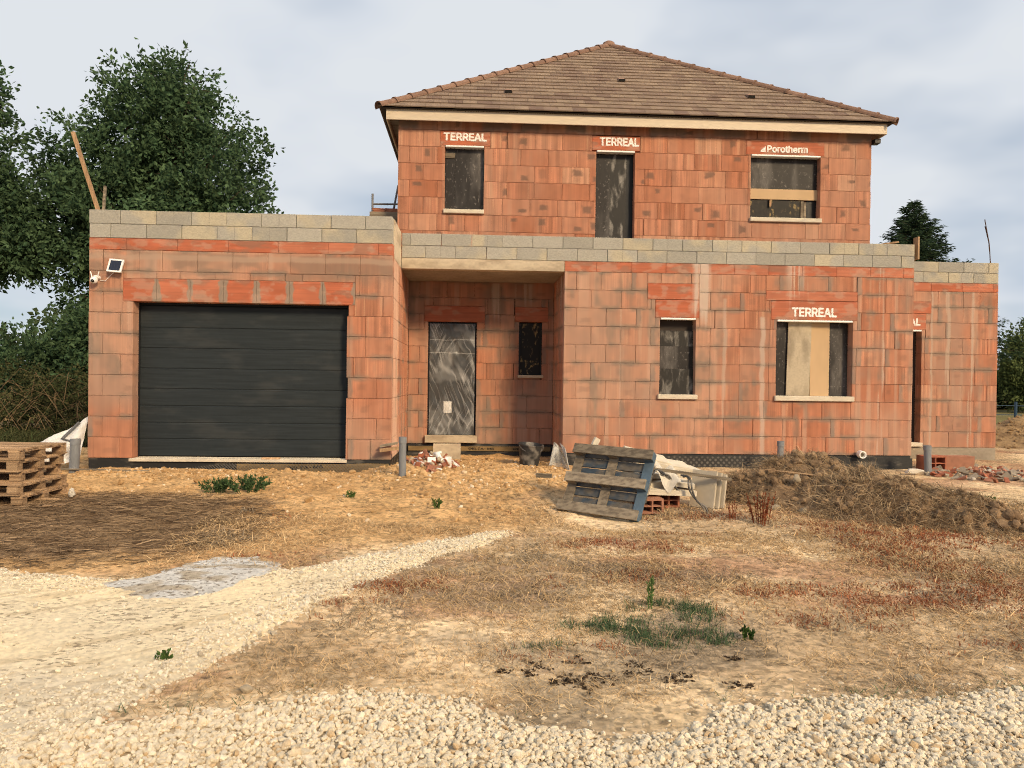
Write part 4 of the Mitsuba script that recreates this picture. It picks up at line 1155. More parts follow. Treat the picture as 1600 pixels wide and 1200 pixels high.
for j in range(7):
    y = -Dp / 2 + 0.055 + (Dp - 0.11) * j / 6
    mb = MB(); BID[0] += 1
    mb.obox(o + Rb @ [r.uniform(-0.01, 0.01), y, 0.139], (Lp / 2, 0.050 + r.uniform(-0.004, 0.006), 0.010), Rb, BID[0])
    put(f'{k}__deck_plank', mb, 'blue_paint')
put('board', MB().obox(ca + [-0.13, 0.03, 0.37], (0.09, 0.03, 0.022), rotz(-0.3), 7), 'grey_wood', label='grey board end poking out behind the blue pallet', cat='board')

# pile of pale slabs on hollow bricks
bz = hz(0.7, -3.9)


def hollow_brick(key, c, half, R, seed=0, mat='terracotta'):
    """an open-ended hollow block with two webs, its cells running along y"""
    mb = MB()
    hx, hy, hzh = half
    t = 0.012
    BID[0] += 1
    for q, h in (((0, 0, hzh - t), (hx, hy, t)), ((0, 0, -hzh + t), (hx, hy, t)), ((-hx + t, 0, 0), (t, hy, hzh - 2 * t)), ((hx - t, 0, 0), (t, hy, hzh - 2 * t)), ((0, 0, 0), (t * 0.7, hy, hzh - 2 * t)), ((0, 0, 0.001), (hx - 2 * t, hy * 0.98, t * 0.6))):
        mb.obox(np.array(c) + R @ np.array(q), h, R, BID[0])
    return mb


for x, y, a in ((0.50, -4.02, 0.1), (0.76, -3.72, 0.12)):
    put('hollow_block', hollow_brick(None, (x, y, hz(x, y) + 0.085), (0.13, 0.17, 0.085), rotz(a)), 'terracotta', label={0.50: 'red hollow block at the near corner under the pale slabs', 0.76: 'red hollow block set back under the middle of the pale slabs'}[x], cat='hollow block')
slabs = [((0.70, -3.86, 0.205), (0.35, 0.19, 0.030), (0.03, 0.05, 0.12), 'lowest pale slab lying on the red hollow blocks'), ((0.66, -3.72, 0.272), (0.33, 0.17, 0.030), (0.02, -0.04, 0.34), 'second pale slab of the pile, on the lowest one'), ((0.93, -3.84, 0.27), (0.15, 0.13, 0.026), (-0.05, 0.10, -0.25), 'short pale slab end beside the second slab'),
         ((0.66, -3.60, 0.36), (0.33, 0.17, 0.028), (0.05, 0.03, 0.5), 'third pale slab, turned askew on the pile'), ((0.78, -3.42, 0.47), (0.37, 0.18, 0.028), (0.16, 0.16, 0.15), 'pale slab sloping down to the right near the top of the pile'), ((0.62, -3.42, 0.545), (0.26, 0.17, 0.026), (0.20, 0.24, 0.1), 'topmost pale slab of the pile, tilted to the right'),
         ((1.02, -3.42, 0.40), (0.21, 0.17, 0.024), (0.05, 0.05, 0.1), 'pale slab lying at the back right of the pile')]
for c, h, (rx, ry, rz), lab in slabs:
    k = thing('stone_slab', lab, 'slab', 'pale slabs piled behind the blue pallet')
    BID[0] += 1
    mb = MB()
    R = rotz(rz) @ roty(ry) @ rotx(rx)
    h = np.array(h)
    v = [R @ (h * s * (1 if abs(s[2]) < 2 else 1)) + np.array(c) + [0, 0, bz] for s in np.array([[x, y, z] for x in (-1, 1) for y in (-1, 1) for z in (-1, 1)], float)]
    put(f'{k}__slab', MB().obox(np.array(c) + [0, 0, bz], h, R, BID[0]), 'pale_stone')
for j in range(3):
    lab = ('left', 'middle', 'right')[j] + ' one of the three pale slabs standing on edge beside the pile'
    R = rotz(-0.75) @ rotx(-0.20)
    put('leaning_slab', MB().obox((1.19 + 0.066 * j, -3.86 + 0.028 * j, hz(1.16, -3.7) + 0.205 - 0.010 * j), (0.150, 0.019, 0.215 - 0.010 * j), R, 30 + j), 'slab_face', label=lab, cat='slab', group='pale slabs on edge')
put('board', MB().obox((1.02, -3.98, bz + 0.405), (0.44, 0.028, 0.016), rotz(-0.12) @ roty(0.12), 8), 'grey_wood', label='narrow grey board lying across the pale slabs', cat='board')
put('stone_chip', MB().obox((-0.02, -3.52, hz(0, -3.5) + 0.72), (0.035, 0.02, 0.05), rotz(0.3) @ roty(0.5), 9), 'pale_stone', label='pale splinter of stone on the upper edge of the blue pallet', cat='stone')
# crumpled cloth and black cable on the slabs
xs, ys = np.linspace(-1, 1, 26), np.linspace(-1, 1, 26)
X, Y = np.meshgrid(xs, ys)
n_ = meshkit.fbm(np.stack([X * 2, Y * 2, X * 0], -1), 4, 8)
cl = np.stack([0.62 + 0.23 * X + 0.05 * n_, -3.93 + 0.12 * Y - 0.09 * np.clip(-X, 0, 1) - 0.05 * np.clip(X, 0, 1), bz + 0.34 + 0.15 * (1 - X ** 2) * (0.4 + n_) + 0.07 * np.sin(7 * X + 4 * n_) * (Y + 1.2) * 0.4 - 0.16 * np.clip(-Y, 0, 1) ** 1.5 * (1 + 0.8 * np.sin(5 * X))], -1).reshape(-1, 3)
i = (np.arange(25)[:, None] * 26 + np.arange(25)).ravel()
put('cloth', (cl, np.stack([i, i + 1, i + 27, i + 26], 1)), 'cloth_white', smooth=True, label='crumpled off-white cloth draped over the pale slabs', cat='cloth')
for lab, off, sd in (('black cable looped over the front of the pale slabs', (0, 0, 0), 1), ('black cable hanging to the ground at the right of the slabs', (0.36, 0.02, -0.05), 2)):
    r = random.Random(sd)
    if sd == 1:
        pts = [(0.36 + 0.08 * t, -4.02 - 0.02 * math.sin(t), bz + 0.26 + 0.20 * math.sin(t * 0.55) - 0.0 * t) for t in np.linspace(0, 6, 20)]
    else:
        pts = [(0.86 + 0.24 * t + 0.03 * math.sin(9 * t), -4.06 - 0.12 * t, bz + 0.40 - 0.39 * t ** 1.3 + 0.03 * math.sin(6 * t)) for t in np.linspace(0, 1, 18)]
    put('black_cable', MB().tube(pts, 0.011, 6).tube([(p[0] + 0.03, p[1] - 0.01, p[2] - 0.02 + 0.02 * math.sin(q)) for q, p in enumerate(pts)], 0.011, 6), 'black_plastic', smooth=40, label=lab, cat='cable')

# bucket
k = thing('bucket', 'black mortar bucket splashed with cement in front of the porch', 'bucket')
c, R = np.array([-0.60, -0.62, hz(-0.6, -0.62) + 0.0]), rotz(0.3) @ rotx(0.10) @ roty(0.05)
ang = np.arange(28) * 2 * np.pi / 28
prof = [(0.0, 0.005), (0.145, 0.0), (0.185, 0.34), (0.198, 0.342), (0.2, 0.36), (0.188, 0.362), (0.18, 0.33), (0.14, 0.012), (0.0, 0.014)]
v = np.array([R @ np.array([math.cos(t) * a, math.sin(t) * a, b]) + c for a, b in prof for t in ang])
put(f'{k}__tub', MB().add(v, [(q * 28 + j, q * 28 + (j + 1) % 28, (q + 1) * 28 + (j + 1) % 28, (q + 1) * 28 + j) for q in range(8) for j in range(28)]), 'black_plastic', smooth=40)
put(f'{k}__handle', MB().tube([R @ np.array([0.2 * math.cos(t), -0.02 - 0.13 * math.sin(t), 0.345 - 0.10 * math.sin(t)]) + c for t in np.linspace(0, np.pi, 16)], 0.004, 5), 'steel')
# white net bundle behind the pallet
mb = MB()
for s in (-1, 1):
    for q in np.arange(-0.5, 0.5, 0.028):
        pts = []
        for t in np.linspace(0, 1, 9):
            a = q + s * t * 0.5
            pts.append((-0.14 + 0.15 * math.sin(a * 3) * (1.1 - 0.5 * t), -0.72 + 0.13 * math.cos(a * 5), hz(-0.14, -0.7) - 0.02 + 0.36 * t - 0.06 * math.sin(a * 4)))
        mb.tube(pts, 0.003, 3, False)
put('plastic_net', mb, 'net_white', label='bundle of white plastic netting at the left corner of the front wall', cat='netting')
put('stone_block', MB().obox((-1.92, 0.62, hz(-1.9, 0.6) + 0.13), (0.235, 0.12, 0.125), rotz(0.03), 12), 'concrete', label='beige concrete block set before the front door', cat='block')
k = thing('brick_offcut', 'split wood and brick scrap stuck at the garage corner', 'scrap')
put(f'{k}__wedge', MB().obox((-2.66, Gy - 0.14, 0.175), (0.17, 0.05, 0.022), roty(-0.12) @ rotz(0.2), 13), 'fresh_wood')
put(f'{k}__chunk', MB().obox((-2.70, Gy - 0.10, 0.235), (0.12, 0.06, 0.016), roty(-0.2) @ rotz(-0.2), 14), 'grey_wood')


# irregular stones
def stone(r, n=1):
    s = trimesh.creation.icosphere(n)
    v = s.vertices * np.array([r.uniform(0.75, 1.25), r.uniform(0.7, 1.1), r.uniform(0.5, 0.85)])
    for _ in range(9):  # broken faces
        d = np.array([r.gauss(0, 1) for _ in range(3)])
        d /= np.linalg.norm(d)
        lim = r.uniform(0.42, 0.72)
        q = v @ d
        v = v - np.maximum(q - lim, 0)[:, None] * d
    return v + 0.02 * np.array([[r.uniform(-1, 1) for _ in range(3)] for _ in v]), s.faces


r = random.Random(11)
STONES = [stone(r) for _ in range(16)]
CHIPS = [stone(r, 0) for _ in range(10)]


def shard(r):
    s = trimesh.creation.icosphere(0)
    v = s.vertices * np.array([r.uniform(0.8, 1.35), r.uniform(0.7, 1.05), r.uniform(0.45, 0.8)])
    return v * np.array([[r.uniform(0.78, 1.2)] for _ in v]), s.faces


SHARDS = [shard(r) for _ in range(24)]


def rand_rot(rg, m):
    q = rg.normal(size=(m, 4))
    q /= np.linalg.norm(q, axis=1, keepdims=True)
    w, x, y, z = q.T
    return np.stack([1 - 2 * (y * y + z * z), 2 * (x * y - z * w), 2 * (x * z + y * w), 2 * (x * y + z * w), 1 - 2 * (x * x + z * z), 2 * (y * z - x * w), 2 * (x * z - y * w), 2 * (y * z + x * w), 1 - 2 * (x * x + y * y)], 1).reshape(m, 3, 3)


def scatter(P, S, shapes, rg, flat=0.5, id0=0):
    """many stones of sizes S at P in one mesh"""
    vs, fs, uvs, n0 = [], [], [], 0
    pick = rg.integers(0, len(shapes), len(P))
    Rm = rand_rot(rg, len(P))
    ang = rg.uniform(0, 2 * np.pi, len(P))
    flatm = rg.random(len(P)) < flat
    for j in np.nonzero(flatm)[0]:
        Rm[j] = rotz(ang[j]) @ rotx(rg.normal(0, 0.25))
    for k, (v, f) in enumerate(shapes):
        m = np.nonzero(pick == k)[0]
        if not len(m):
            continue
        w = np.einsum('mij,vj->mvi', Rm[m], v) * S[m, None, None] + P[m, None]
        vs.append(w.reshape(-1, 3))
        fs.append((f[None] + (np.arange(len(m)) * len(v))[:, None, None]).reshape(-1, 3) + n0)
        uvs.append(np.repeat(np.stack([8.0 * (m + id0) + 1, np.ones(len(m))], 1), len(v), 0))
        n0 += len(m) * len(v)
    mb = MB()
    mb.v, mb.f, mb.uv, mb.n = [np.vstack(vs)], [np.vstack(fs)], [np.vstack(uvs)], n0
    return mb


def stonemat(key, a, b, c, rough=0.9):
    diffuse(key, lambda p, n, uv: mix(mix(a, b, cell_rand(dr.floor(uv.x / 8), 2)), c, smoothstep(0.82, 0.98, cell_rand(dr.floor(uv.x / 8), 5))) * (0.76 + 0.42 * fbm(p.x * 45, p.y * 45, p.z * 45)), rough, None, 1, 0.15)


stonemat('gravel_stone', (0.74, 0.65, 0.50), (0.56, 0.475, 0.345), (0.50, 0.36, 0.21))
stonemat('drive_chip', (0.76, 0.68, 0.54), (0.52, 0.45, 0.34), (0.36, 0.30, 0.22))
stonemat('clay_clod', (0.58, 0.38, 0.19), (0.36, 0.215, 0.095), (0.72, 0.60, 0.44))
stonemat('earth_crumb', (0.50, 0.38, 0.23), (0.38, 0.28, 0.165), (0.66, 0.58, 0.45))
stonemat('rubble_stone', (0.46, 0.39, 0.29), (0.34, 0.28, 0.20), (0.60, 0.54, 0.46))

rg = np.random.default_rng(5)
# coarse gravel in front
N = 110000
P = np.stack([rg.uniform(-4.5, 2.5, N), rg.uniform(-10.2, -8.2, N)], 1)
e = poly_sd(P[:, 0], P[:, 1], ROAD) + 0.22 * (nz2(P[:, 0], P[:, 1], 3.0, 3, 17) - 0.5)
e = e + 0.10 * (nz2(P[:, 0], P[:, 1], 8.0, 2, 19) - 0.5)
keep = rg.random(N) < np.where(e > 0.06, np.clip((e + 0.02) / 0.16, 0, 1), 0.10 * np.exp(-np.maximum(-e, 0) / 0.09) + 0.30 * sstep(-0.03, 0.06, e))
P, e = P[keep][:44000], e[keep][:44000]
S = (0.006 + 0.0125 * rg.random(len(P)) ** 1.5) * (1 + 0.6 * rg.random(len(P)) ** 10)
z = road_z(P[:, 0], P[:, 1]) + S * rg.uniform(-0.2, 0.95, len(P)) * np.clip(0.25 + e * 2.2, 0.15, 1)
z = np.maximum(z, H(P[:, 0], P[:, 1]) - 0.2 * S)
put('gravel', scatter(np.column_stack([P, z]), S, SHARDS, rg), 'gravel_stone', label='coarse pale limestone gravel covering the track', kind='stuff')
# loose chippings on and along the driveway
N = 80000
P = np.stack([rg.uniform(-5.6, -0.9, N), rg.uniform(-10.3, -5.0, N)], 1)
e = drive_edge(P[:, 0], P[:, 1])
side = np.exp(-((e - 0.10) / 0.20) ** 2)
side = np.maximum(side * (P[:, 1] < -7.0 - 0.0 * P[:, 0]), side * 0.8)
bottom = sstep(-8.3, -9.0, P[:, 1])
keep = (rg.random(N) < np.clip(0.03 + 0.75 * side + 0.35 * bottom, 0, 1)) & (e > -0.08 * rg.random(N)) & (poly_sd(P[:, 0], P[:, 1], SAND) < -0.02)
P, e = P[keep][:21000], e[keep][:21000]
S = rg.uniform(0.005, 0.013, len(P)) * (1 + 0.9 * (rg.random(len(P)) < 0.06))
z = np.maximum(drive_z(P[:, 0], P[:, 1]), H(P[:, 0], P[:, 1])) + S * 0.25
put('chippings', scatter(np.column_stack([P, z]), S, SHARDS, rg), 'drive_chip', label='loose limestone chippings along the edge of the driveway', kind='stuff')
# clods of clay
N = 26000
P = np.stack([rg.uniform(-7.3, 0.6, N), rg.uniform(-5.6, 0.9, N)], 1)
b = bank(P[:, 0], P[:, 1])
w = np.clip(b / 0.10, 0, 1) * 0.9 + 0.16 * sstep(-5.4, -4.2, P[:, 1]) * sstep(-0.6, -1.4, P[:, 0]) * sstep(-3.9, -3.3, P[:, 0] + 0.4 * (P[:, 1] > -3.4))
w = w * (0.25 + 1.1 * sstep(0.4, 0.65, nz2(P[:, 0], P[:, 1], 1.6, 3, 41)))
keep = (rg.random(N) < w) & ~((P[:, 1] > Gy - 0.06) & (P[:, 0] < GR + 0.05)) & ~((P[:, 1] > -0.05) & (P[:, 0] > -0.05))
P = P[keep][:9000]
S = 0.005 + 0.032 * rg.random(len(P)) ** 3 + 0.035 * (rg.random(len(P)) < 0.012)
put('clay_clods', scatter(np.column_stack([P, H(P[:, 0], P[:, 1]) + S * 0.15]), S, STONES, rg), 'clay_clod', label='crumbled ochre clay clods and pebbles along the house', kind='stuff')
# crumbs of earth and small stones on the open ground
N = 30000
P = np.stack([rg.uniform(-4.2, 5.5, N), rg.uniform(-9.2, -3.0, N)], 1)
near_ = np.clip(3.2 / np.hypot(P[:, 0] - CAM[0], P[:, 1] - CAM[1]), 0, 1)
keep = (drive_edge(P[:, 0], P[:, 1]) < -0.01) & (rg.random(N) < near_ * (0.15 + 0.85 * sstep(0.42, 0.62, nz2(P[:, 0], P[:, 1], 1.5, 3, 43)))) & (poly_sd(P[:, 0], P[:, 1], ROAD) < 0.05)
P = P[keep][:7000]
S = 0.0025 + 0.008 * rg.random(len(P)) ** 3 + 0.010 * (rg.random(len(P)) < 0.02)
put('earth_crumbs', scatter(np.column_stack([P, H(P[:, 0], P[:, 1]) + S * 0.2]), S, CHIPS, rg), 'earth_crumb', label='crumbs of dry earth and small stones over the plot', kind='stuff')
# single stones
for x, y, s, lab in ((-4.93, -2.62, 0.10, 'largest ochre boulder on the clay bank before the garage'), (-2.62, -8.72, 0.038, 'pale stone in the green grass at the edge of the gravel'), (-3.35, -3.72, 0.05, 'round ochre stone beside the green weeds'), (2.25, -4.12, 0.065, 'grey stone at the left foot of the dead grass heap'), (2.42, -4.22, 0.055, 'pale stone second in the row at the foot of the heap'),
                     (2.02, -3.95, 0.06, 'brownish stone left of the row at the foot of the heap'), (2.62, -4.32, 0.06, 'whitish stone right of the row at the foot of the heap'), (2.35, -3.72, 0.07, 'square grey stone lying on the slope of the heap'), (0.92, -8.62, 0.028, 'white stone on the bare earth above the gravel, near the heap side'), (-5.9, -2.72, 0.055, 'brown stone on the clay near the garage corner')):
    v, f = stone(random.Random(int(s * 1e4)), 2)
    put('stone', (v * s + [x, y, hz(x, y) + s * 0.35 + (0.30 if 'slope' in lab else 0)], f), 'rubble_stone' if x > 0 or y < -8 else 'clay_clod', label=lab, cat='stone')


# rubble heaps
def rubble(name, label, cx, cy, rx, ry, h, n, seed, mats, cat='rubble heap'):
    k = thing(name, label, cat)
    r = np.random.default_rng(seed)
    bs, ss = MB(), MB()
    for j in range(n):
        a, q = r.uniform(0, 2 * np.pi), r.random() ** 0.6
        x, y = cx + rx * q * math.cos(a), cy + ry * q * math.sin(a)
        z = hz(x, y) + h * (1 - q) * r.uniform(0.4, 1.0) + 0.01
        R = rand_rot(r, 1)[0] if r.random() < 0.3 else rotz(r.uniform(0, 3)) @ rotx(r.normal(0, 0.4)) @ roty(r.normal(0, 0.4))
        m, nm = mats[int(r.integers(0, len(mats)))]
        if nm == 'stone_piece':
            v, f = STONES[int(r.integers(0, 16))]
            put(f'{k}__{nm}', MB().add(v @ R.T * r.uniform(0.025, 0.055) + [x, y, z], f, np.tile([8.0 * j + 1, 1], (len(v), 1))), m)
        else:
            put(f'{k}__{nm}', MB().obox((x, y, z), (r.uniform(0.03, 0.11), r.uniform(0.025, 0.055), r.uniform(0.006, 0.016)), R, j), m)
    return k


rubble('rubble_heap', 'heap of red tile shards and white plaster beside the tall grey pipe', -2.05, -1.35, 0.36, 0.75, 0.2, 110, 3, [('terracotta', 'tile_shard'), ('terracotta', 'tile_shard'), ('rubble_stone', 'stone_piece'), ('white_plastic', 'plaster_piece')])
rubble('rubble_heap', 'heap of red tile shards and stones before the right wing', 6.65, -0.95, 1.0, 0.95, 0.10, 170, 4, [('terracotta', 'tile_shard'), ('terracotta', 'tile_shard'), ('rubble_stone', 'stone_piece'), ('footing', 'mortar_piece')])
put('hollow_block', hollow_brick(None, (6.25, -0.05, hz(6.2, 0) + 0.12), (0.19, 0.12, 0.125), rotz(0.05)), 'terracotta', label='open hollow block left of the solid one before the right wing', cat='hollow block')
put('hollow_block', MB().obox((6.72, 0.0, hz(6.7, 0) + 0.115), (0.25, 0.11, 0.115), rotz(0.02), 77), 'terracotta', label='long pale red block lying before the right wing', cat='brick block')
v, f = stone(random.Random(77), 2)
put('plaster_lump', (v * [0.17, 0.11, 0.07] + [5.45, -0.85, hz(5.4, -0.9) + 0.06], f), 'cloth_white', label='white lump of plaster left of the leaning grey pipe', cat='plaster')

# white woven bag hanging at the garage corner
k = thing('woven_bag', 'torn white woven bag draped beside the left corner of the garage', 'bag')
u, w = np.meshgrid(np.linspace(0, 1, 30), np.linspace(0, 1, 40))
top = np.array([-7.12, -1.0, 0.60])
L0, L1 = np.array([-7.80, -1.35, 0.16]), np.array([-7.66, -1.50, -0.2])
R1 = np.array([-7.12, -1.25, 0.0])
edgeL = (1 - w)[..., None] * L0 + w[..., None] * L1
edgeR = (1 - w)[..., None] * top + w[..., None] * R1
v = (1 - u)[..., None] * edgeL + u[..., None] * edgeR
fold = meshkit.fbm(np.stack([u * 3 + w, w * 2.2, u * 0], -1), 4, 6)
v = v + np.stack([0.06 * (fold - 0.5), -0.20 * (fold - 0.4) - 0.14 * np.sin(np.pi * u) * np.sin(np.pi * np.clip(w + 0.1, 0, 1)), 0.10 * (fold - 0.5) - 0.05 * np.sin(np.pi * u) * (1 - w)], -1)
i = (np.arange(39)[:, None] * 30 + np.arange(29)).ravel()
put(f'{k}__sheet', (v.reshape(-1, 3), np.stack([i, i + 1, i + 31, i + 30], 1)), 'woven_white', smooth=True)
put(f'{k}__strap', MB().tube([v[2, 25] + [0, -0.02, 0.02], v[10, 19] + [0, -0.03, 0.0], v[22, 25] + [0, -0.03, 0], v[32, 27] + [0, -0.02, 0]], 0.022, 5), 'grey_strap', smooth=40)
put('rag', MB().add(*(lambda s: (s.vertices * [0.035, 0.03, 0.05] * (0.5 + 0.5 * 2 * meshkit.fbm(s.vertices * 2.5, 3)[:, None]) + [-6.15, -3.42, hz(-6.15, -3.4) + 0.06], s.faces))(trimesh.creation.icosphere(3))), 'cloth_white', smooth=True, label='pale rag at the foot of the pallet stack', cat='rag')
for x, y, a, l, lab in ((-6.35, -3.55, 0.1, 0.14, 'pale wood splinter before the pallet stack'), (-6.05, -3.98, 0.15, 0.11, 'short wood splinter on the dark litter'), (-6.55, -1.75, -0.12, 0.62, 'weathered plank lying at the foot of the garage wall')):
    put('wood_scrap', MB().obox((x, y, hz(x, y) + 0.015), (l, 0.025, 0.008), rotz(a), 21), 'pallet_wood' if l < 0.3 else 'grey_wood', label=lab, cat='wood scrap')


# ------------------------------------------------------------------ blades: grass, hay, straw
def blades(P, Ln, W, lean, az, rg, bend=0.35, id0=0, normal_spread=True):
    """thin bent blades rooted at P; lean 0 = upright, pi/2 = lying"""
    m = len(P)
    d = np.stack([np.sin(lean) * np.cos(az), np.sin(lean) * np.sin(az), np.cos(lean)], 1)
    side = np.stack([-np.sin(az), np.cos(az), np.zeros(m)], 1)
    tw = rg.uniform(-1, 1, m)[:, None]
    side = side + tw * np.cross(d, side)
    side /= np.linalg.norm(side, axis=1, keepdims=True)
    l, w = Ln[:, None], W[:, None]
    b = d * l
    drop = np.zeros((m, 3)); drop[:, 2] = -bend * Ln * rg.uniform(0.2, 1, m)
    drop[:, :2] += rg.normal(0, 0.18, (m, 2)) * l
    mid, tip = P + b * 0.55, P + b + drop
    v = np.stack([P - side * w, P + side * w, mid - side * w * 0.7, mid + side * w * 0.7, tip], 1).reshape(-1, 3)
    f = np.array([[0, 1, 3], [0, 3, 2], [2, 3, 4]])
    f = (f[None] + (np.arange(m) * 5)[:, None, None]).reshape(-1, 3)
    uv = np.repeat(np.stack([8.0 * (np.arange(m) + id0) + 1, np.ones(m)], 1), 5, 0)
    mb = MB()
    mb.v, mb.f, mb.uv, mb.n = [v], [f], [uv], len(v)
    return mb


def on_ground(x, y):
    return np.column_stack([x, y, H(x, y)])


def turf(n, x0, x1, y0, y1, dens, seed, ln=(0.04, 0.12), wd=(0.0013, 0.0027), lean=(0.7, 1.5), clump=7, spread=0.05):
    r = np.random.default_rng(seed)
    c = np.stack([r.uniform(x0, x1, n * 3), r.uniform(y0, y1, n * 3)], 1)
    c = c[r.random(len(c)) < dens(c[:, 0], c[:, 1])][:n]
    x = np.repeat(c[:, 0], clump) + r.normal(0, spread, len(c) * clump)
    y = np.repeat(c[:, 1], clump) + r.normal(0, spread, len(c) * clump)
    m = len(x)
    dist = np.hypot(x - CAM[0], y - CAM[1])
    return blades(on_ground(x, y), r.uniform(*ln, m) * np.repeat(r.uniform(0.6, 1.3, len(c)), clump), r.uniform(*wd, m) * np.clip(dist / 5, 0.8, 1.9), r.uniform(*lean, m), r.uniform(0, 2 * np.pi, m), r, id0=int(r.integers(0, 1000)))


def lawn(x, y):
    """where the dead turf grows: right of the driveway, clear of the clay and of the gravel"""
    a = sstep(0.05, -0.15, drive_edge(x, y)) * sstep(0.05, -0.15, poly_sd(x, y, ROAD)) * sstep(-3.0, -4.4, y) * sstep(-8.0, -7.6, y + 0.0 * x + 0.0)
    a = np.where(y < -7.6, sstep(0.05, -0.2, drive_edge(x, y)) * sstep(0.02, -0.12, poly_sd(x, y, ROAD)), a)
    a = a * sstep(0.55, 1.0, ell(x, y, -0.1, -4.35, 0.75, 0.40, -0.6))
    return a * np.where(y > -5.2 - 0.35 * (x + 1.0), sstep(-1.6, -0.2, x), 1.0)


d_dry = lambda x, y: lawn(x, y) * sstep(0.40, 0.62, nz2(x, y * 1.4, 0.9, 4, 51)) * 0.9 + lawn(x, y) * 0.12
d_grey = lambda x, y: lawn(x, y) * sstep(0.50, 0.66, nz2(x, y * 1.7, 1.0, 4, 53))
RED = [(-0.45, -6.70, 0.62, 0.22, 0.15), (-0.75, -6.95, 0.42, 0.16, 0.2), (-2.0, -6.9, 0.34, 0.2, 0.3), (0.9, -7.55, 0.7, 0.22, -0.1), (0.75, -6.98, 0.7, 0.18, 0.0), (-1.55, -5.5, 0.5, 0.12, 0.5), (1.9, -7.2, 0.8, 0.2, 0.1)]
d_red = lambda x, y: lawn(x, y) * np.clip(0.55 * sstep(0.55, 0.70, nz2(x, y * 2.0, 0.8, 4, 57)) + 1.4 * np.clip(1.15 - np.minimum.reduce([ell(x, y, *q) for q in RED]), 0, 1) * sstep(0.36, 0.55, nz2(x, y, 3.0, 3, 58)), 0, 1)
put('dry_grass', turf(9000, -4.2, 7.5, -9.0, -3.0, d_dry, 1), 'dry_blade', label='straw coloured dead grass over the plot', kind='stuff')
put('grey_grass', turf(4500, -4.0, 7.0, -8.9, -3.2, d_grey, 2, clump=8), 'grey_blade', label='grey withered turf in patches on the plot', kind='stuff')
put('red_ground_cover', turf(7500, -3.6, 7.0, -8.6, -3.6, d_red, 3, ln=(0.02, 0.06), wd=(0.0020, 0.0040), lean=(0.2, 1.4), clump=9), 'red_blade', label='low rust-red ground cover in patches between dead grass', kind='stuff')


def patch(x, y):
    a = np.maximum.reduce([1.2 - ell(x, y, -0.62, -7.72, 0.30, 0.22), 1.1 - ell(x, y, -0.12, -7.5, 0.34, 0.30), 1.0 - ell(x, y, -0.2, -7.95, 0.42, 0.20), 0.8 - ell(x, y, -1.05, -8.10, 0.30, 0.06)])
    return np.clip(a * 1.6, 0, 1) * sstep(0.34, 0.56, nz2(x, y, 5.0, 3, 63))


put('green_grass', turf(1700, -1.6, 0.6, -8.5, -7.0, patch, 6, ln=(0.03, 0.085), wd=(0.0014, 0.0026), lean=(0.15, 1.1), clump=8, spread=0.03), 'green_blade', label='patch of blue-green couch grass in the middle of the plot', kind='stuff')
edge = lambda x, y: np.clip(1.0 - np.abs(poly_sd(x, y, ROAD) + 0.02) / 0.13, 0, 1) * sstep(0.46, 0.62, nz2(x, y, 1.3, 3, 61))
put('verge_grass', turf(330, -3.2, 2.5, -9.4, -8.4, edge, 8, ln=(0.02, 0.07), lean=(0.5, 1.4), clump=8, spread=0.05), 'green_blade', label='sparse green couch grass along the edge of the gravel', kind='stuff')
tuft = lambda x, y: np.clip(1 - np.minimum.reduce([ell(x, y, -2.85, -8.72, 0.28, 0.13, 0.5), ell(x, y, -1.95, -6.15, 0.24, 0.3, 0.9), ell(x, y, 0.90, -4.32, 0.55, 0.24), ell(x, y, -1.3, -8.2, 0.22, 0.1), ell(x, y, -2.55, -7.6, 0.2, 0.2)]), 0, 1)
put('tall_dry_grass', turf(700, -3.4, 1.6, -9.2, -3.8, tuft, 9, ln=(0.07, 0.17), wd=(0.0012, 0.002), lean=(0.2, 1.0), clump=7), 'dry_blade', label='longer tufts of dry grass by the driveway and the slab pile', kind='stuff')
# straw litter on the trodden ground left
r = np.random.default_rng(21)
n = 9000
x, y = r.uniform(-8.8, -3.2, n), r.uniform(-6.8, -3.1, n)
k_ = (ell(x, y, -5.9, -4.75, 2.6, 1.85) + 0.5 * (nz2(x, y, 1.2, 3, 71) - 0.5) < 0.98) & (drive_edge(x, y) < 0.03)
x, y = x[k_], y[k_]
m = len(x)
P = on_ground(x, y); P[:, 2] += r.uniform(0.002, 0.02, m)
put('straw_litter', blades(P, r.uniform(0.05, 0.30, m), r.uniform(0.002, 0.0055, m), r.normal(np.pi / 2 - 0.06, 0.10, m), r.normal(0.25, 0.7, m) + np.pi * r.integers(0, 2, m), r, bend=0.06), 'straw_blade', label='brown straw and twigs trodden into the ground left of the clay', kind='stuff')
# twigs and straws everywhere
n = 2600
x, y = r.uniform(-4.0, 7.0, n), r.uniform(-8.9, -2.6, n)
k_ = (drive_edge(x, y) < 0.0)
x, y = x[k_], y[k_]; m = len(x)
P = on_ground(x, y); P[:, 2] += 0.006
put('loose_straw', blades(P, r.uniform(0.06, 0.22, m), r.uniform(0.0009, 0.002, m), r.normal(np.pi / 2, 0.06, m), r.uniform(0, 2 * np.pi, m), r, bend=0.05), 'dry_blade', label='single straws scattered over the plot', kind='stuff')


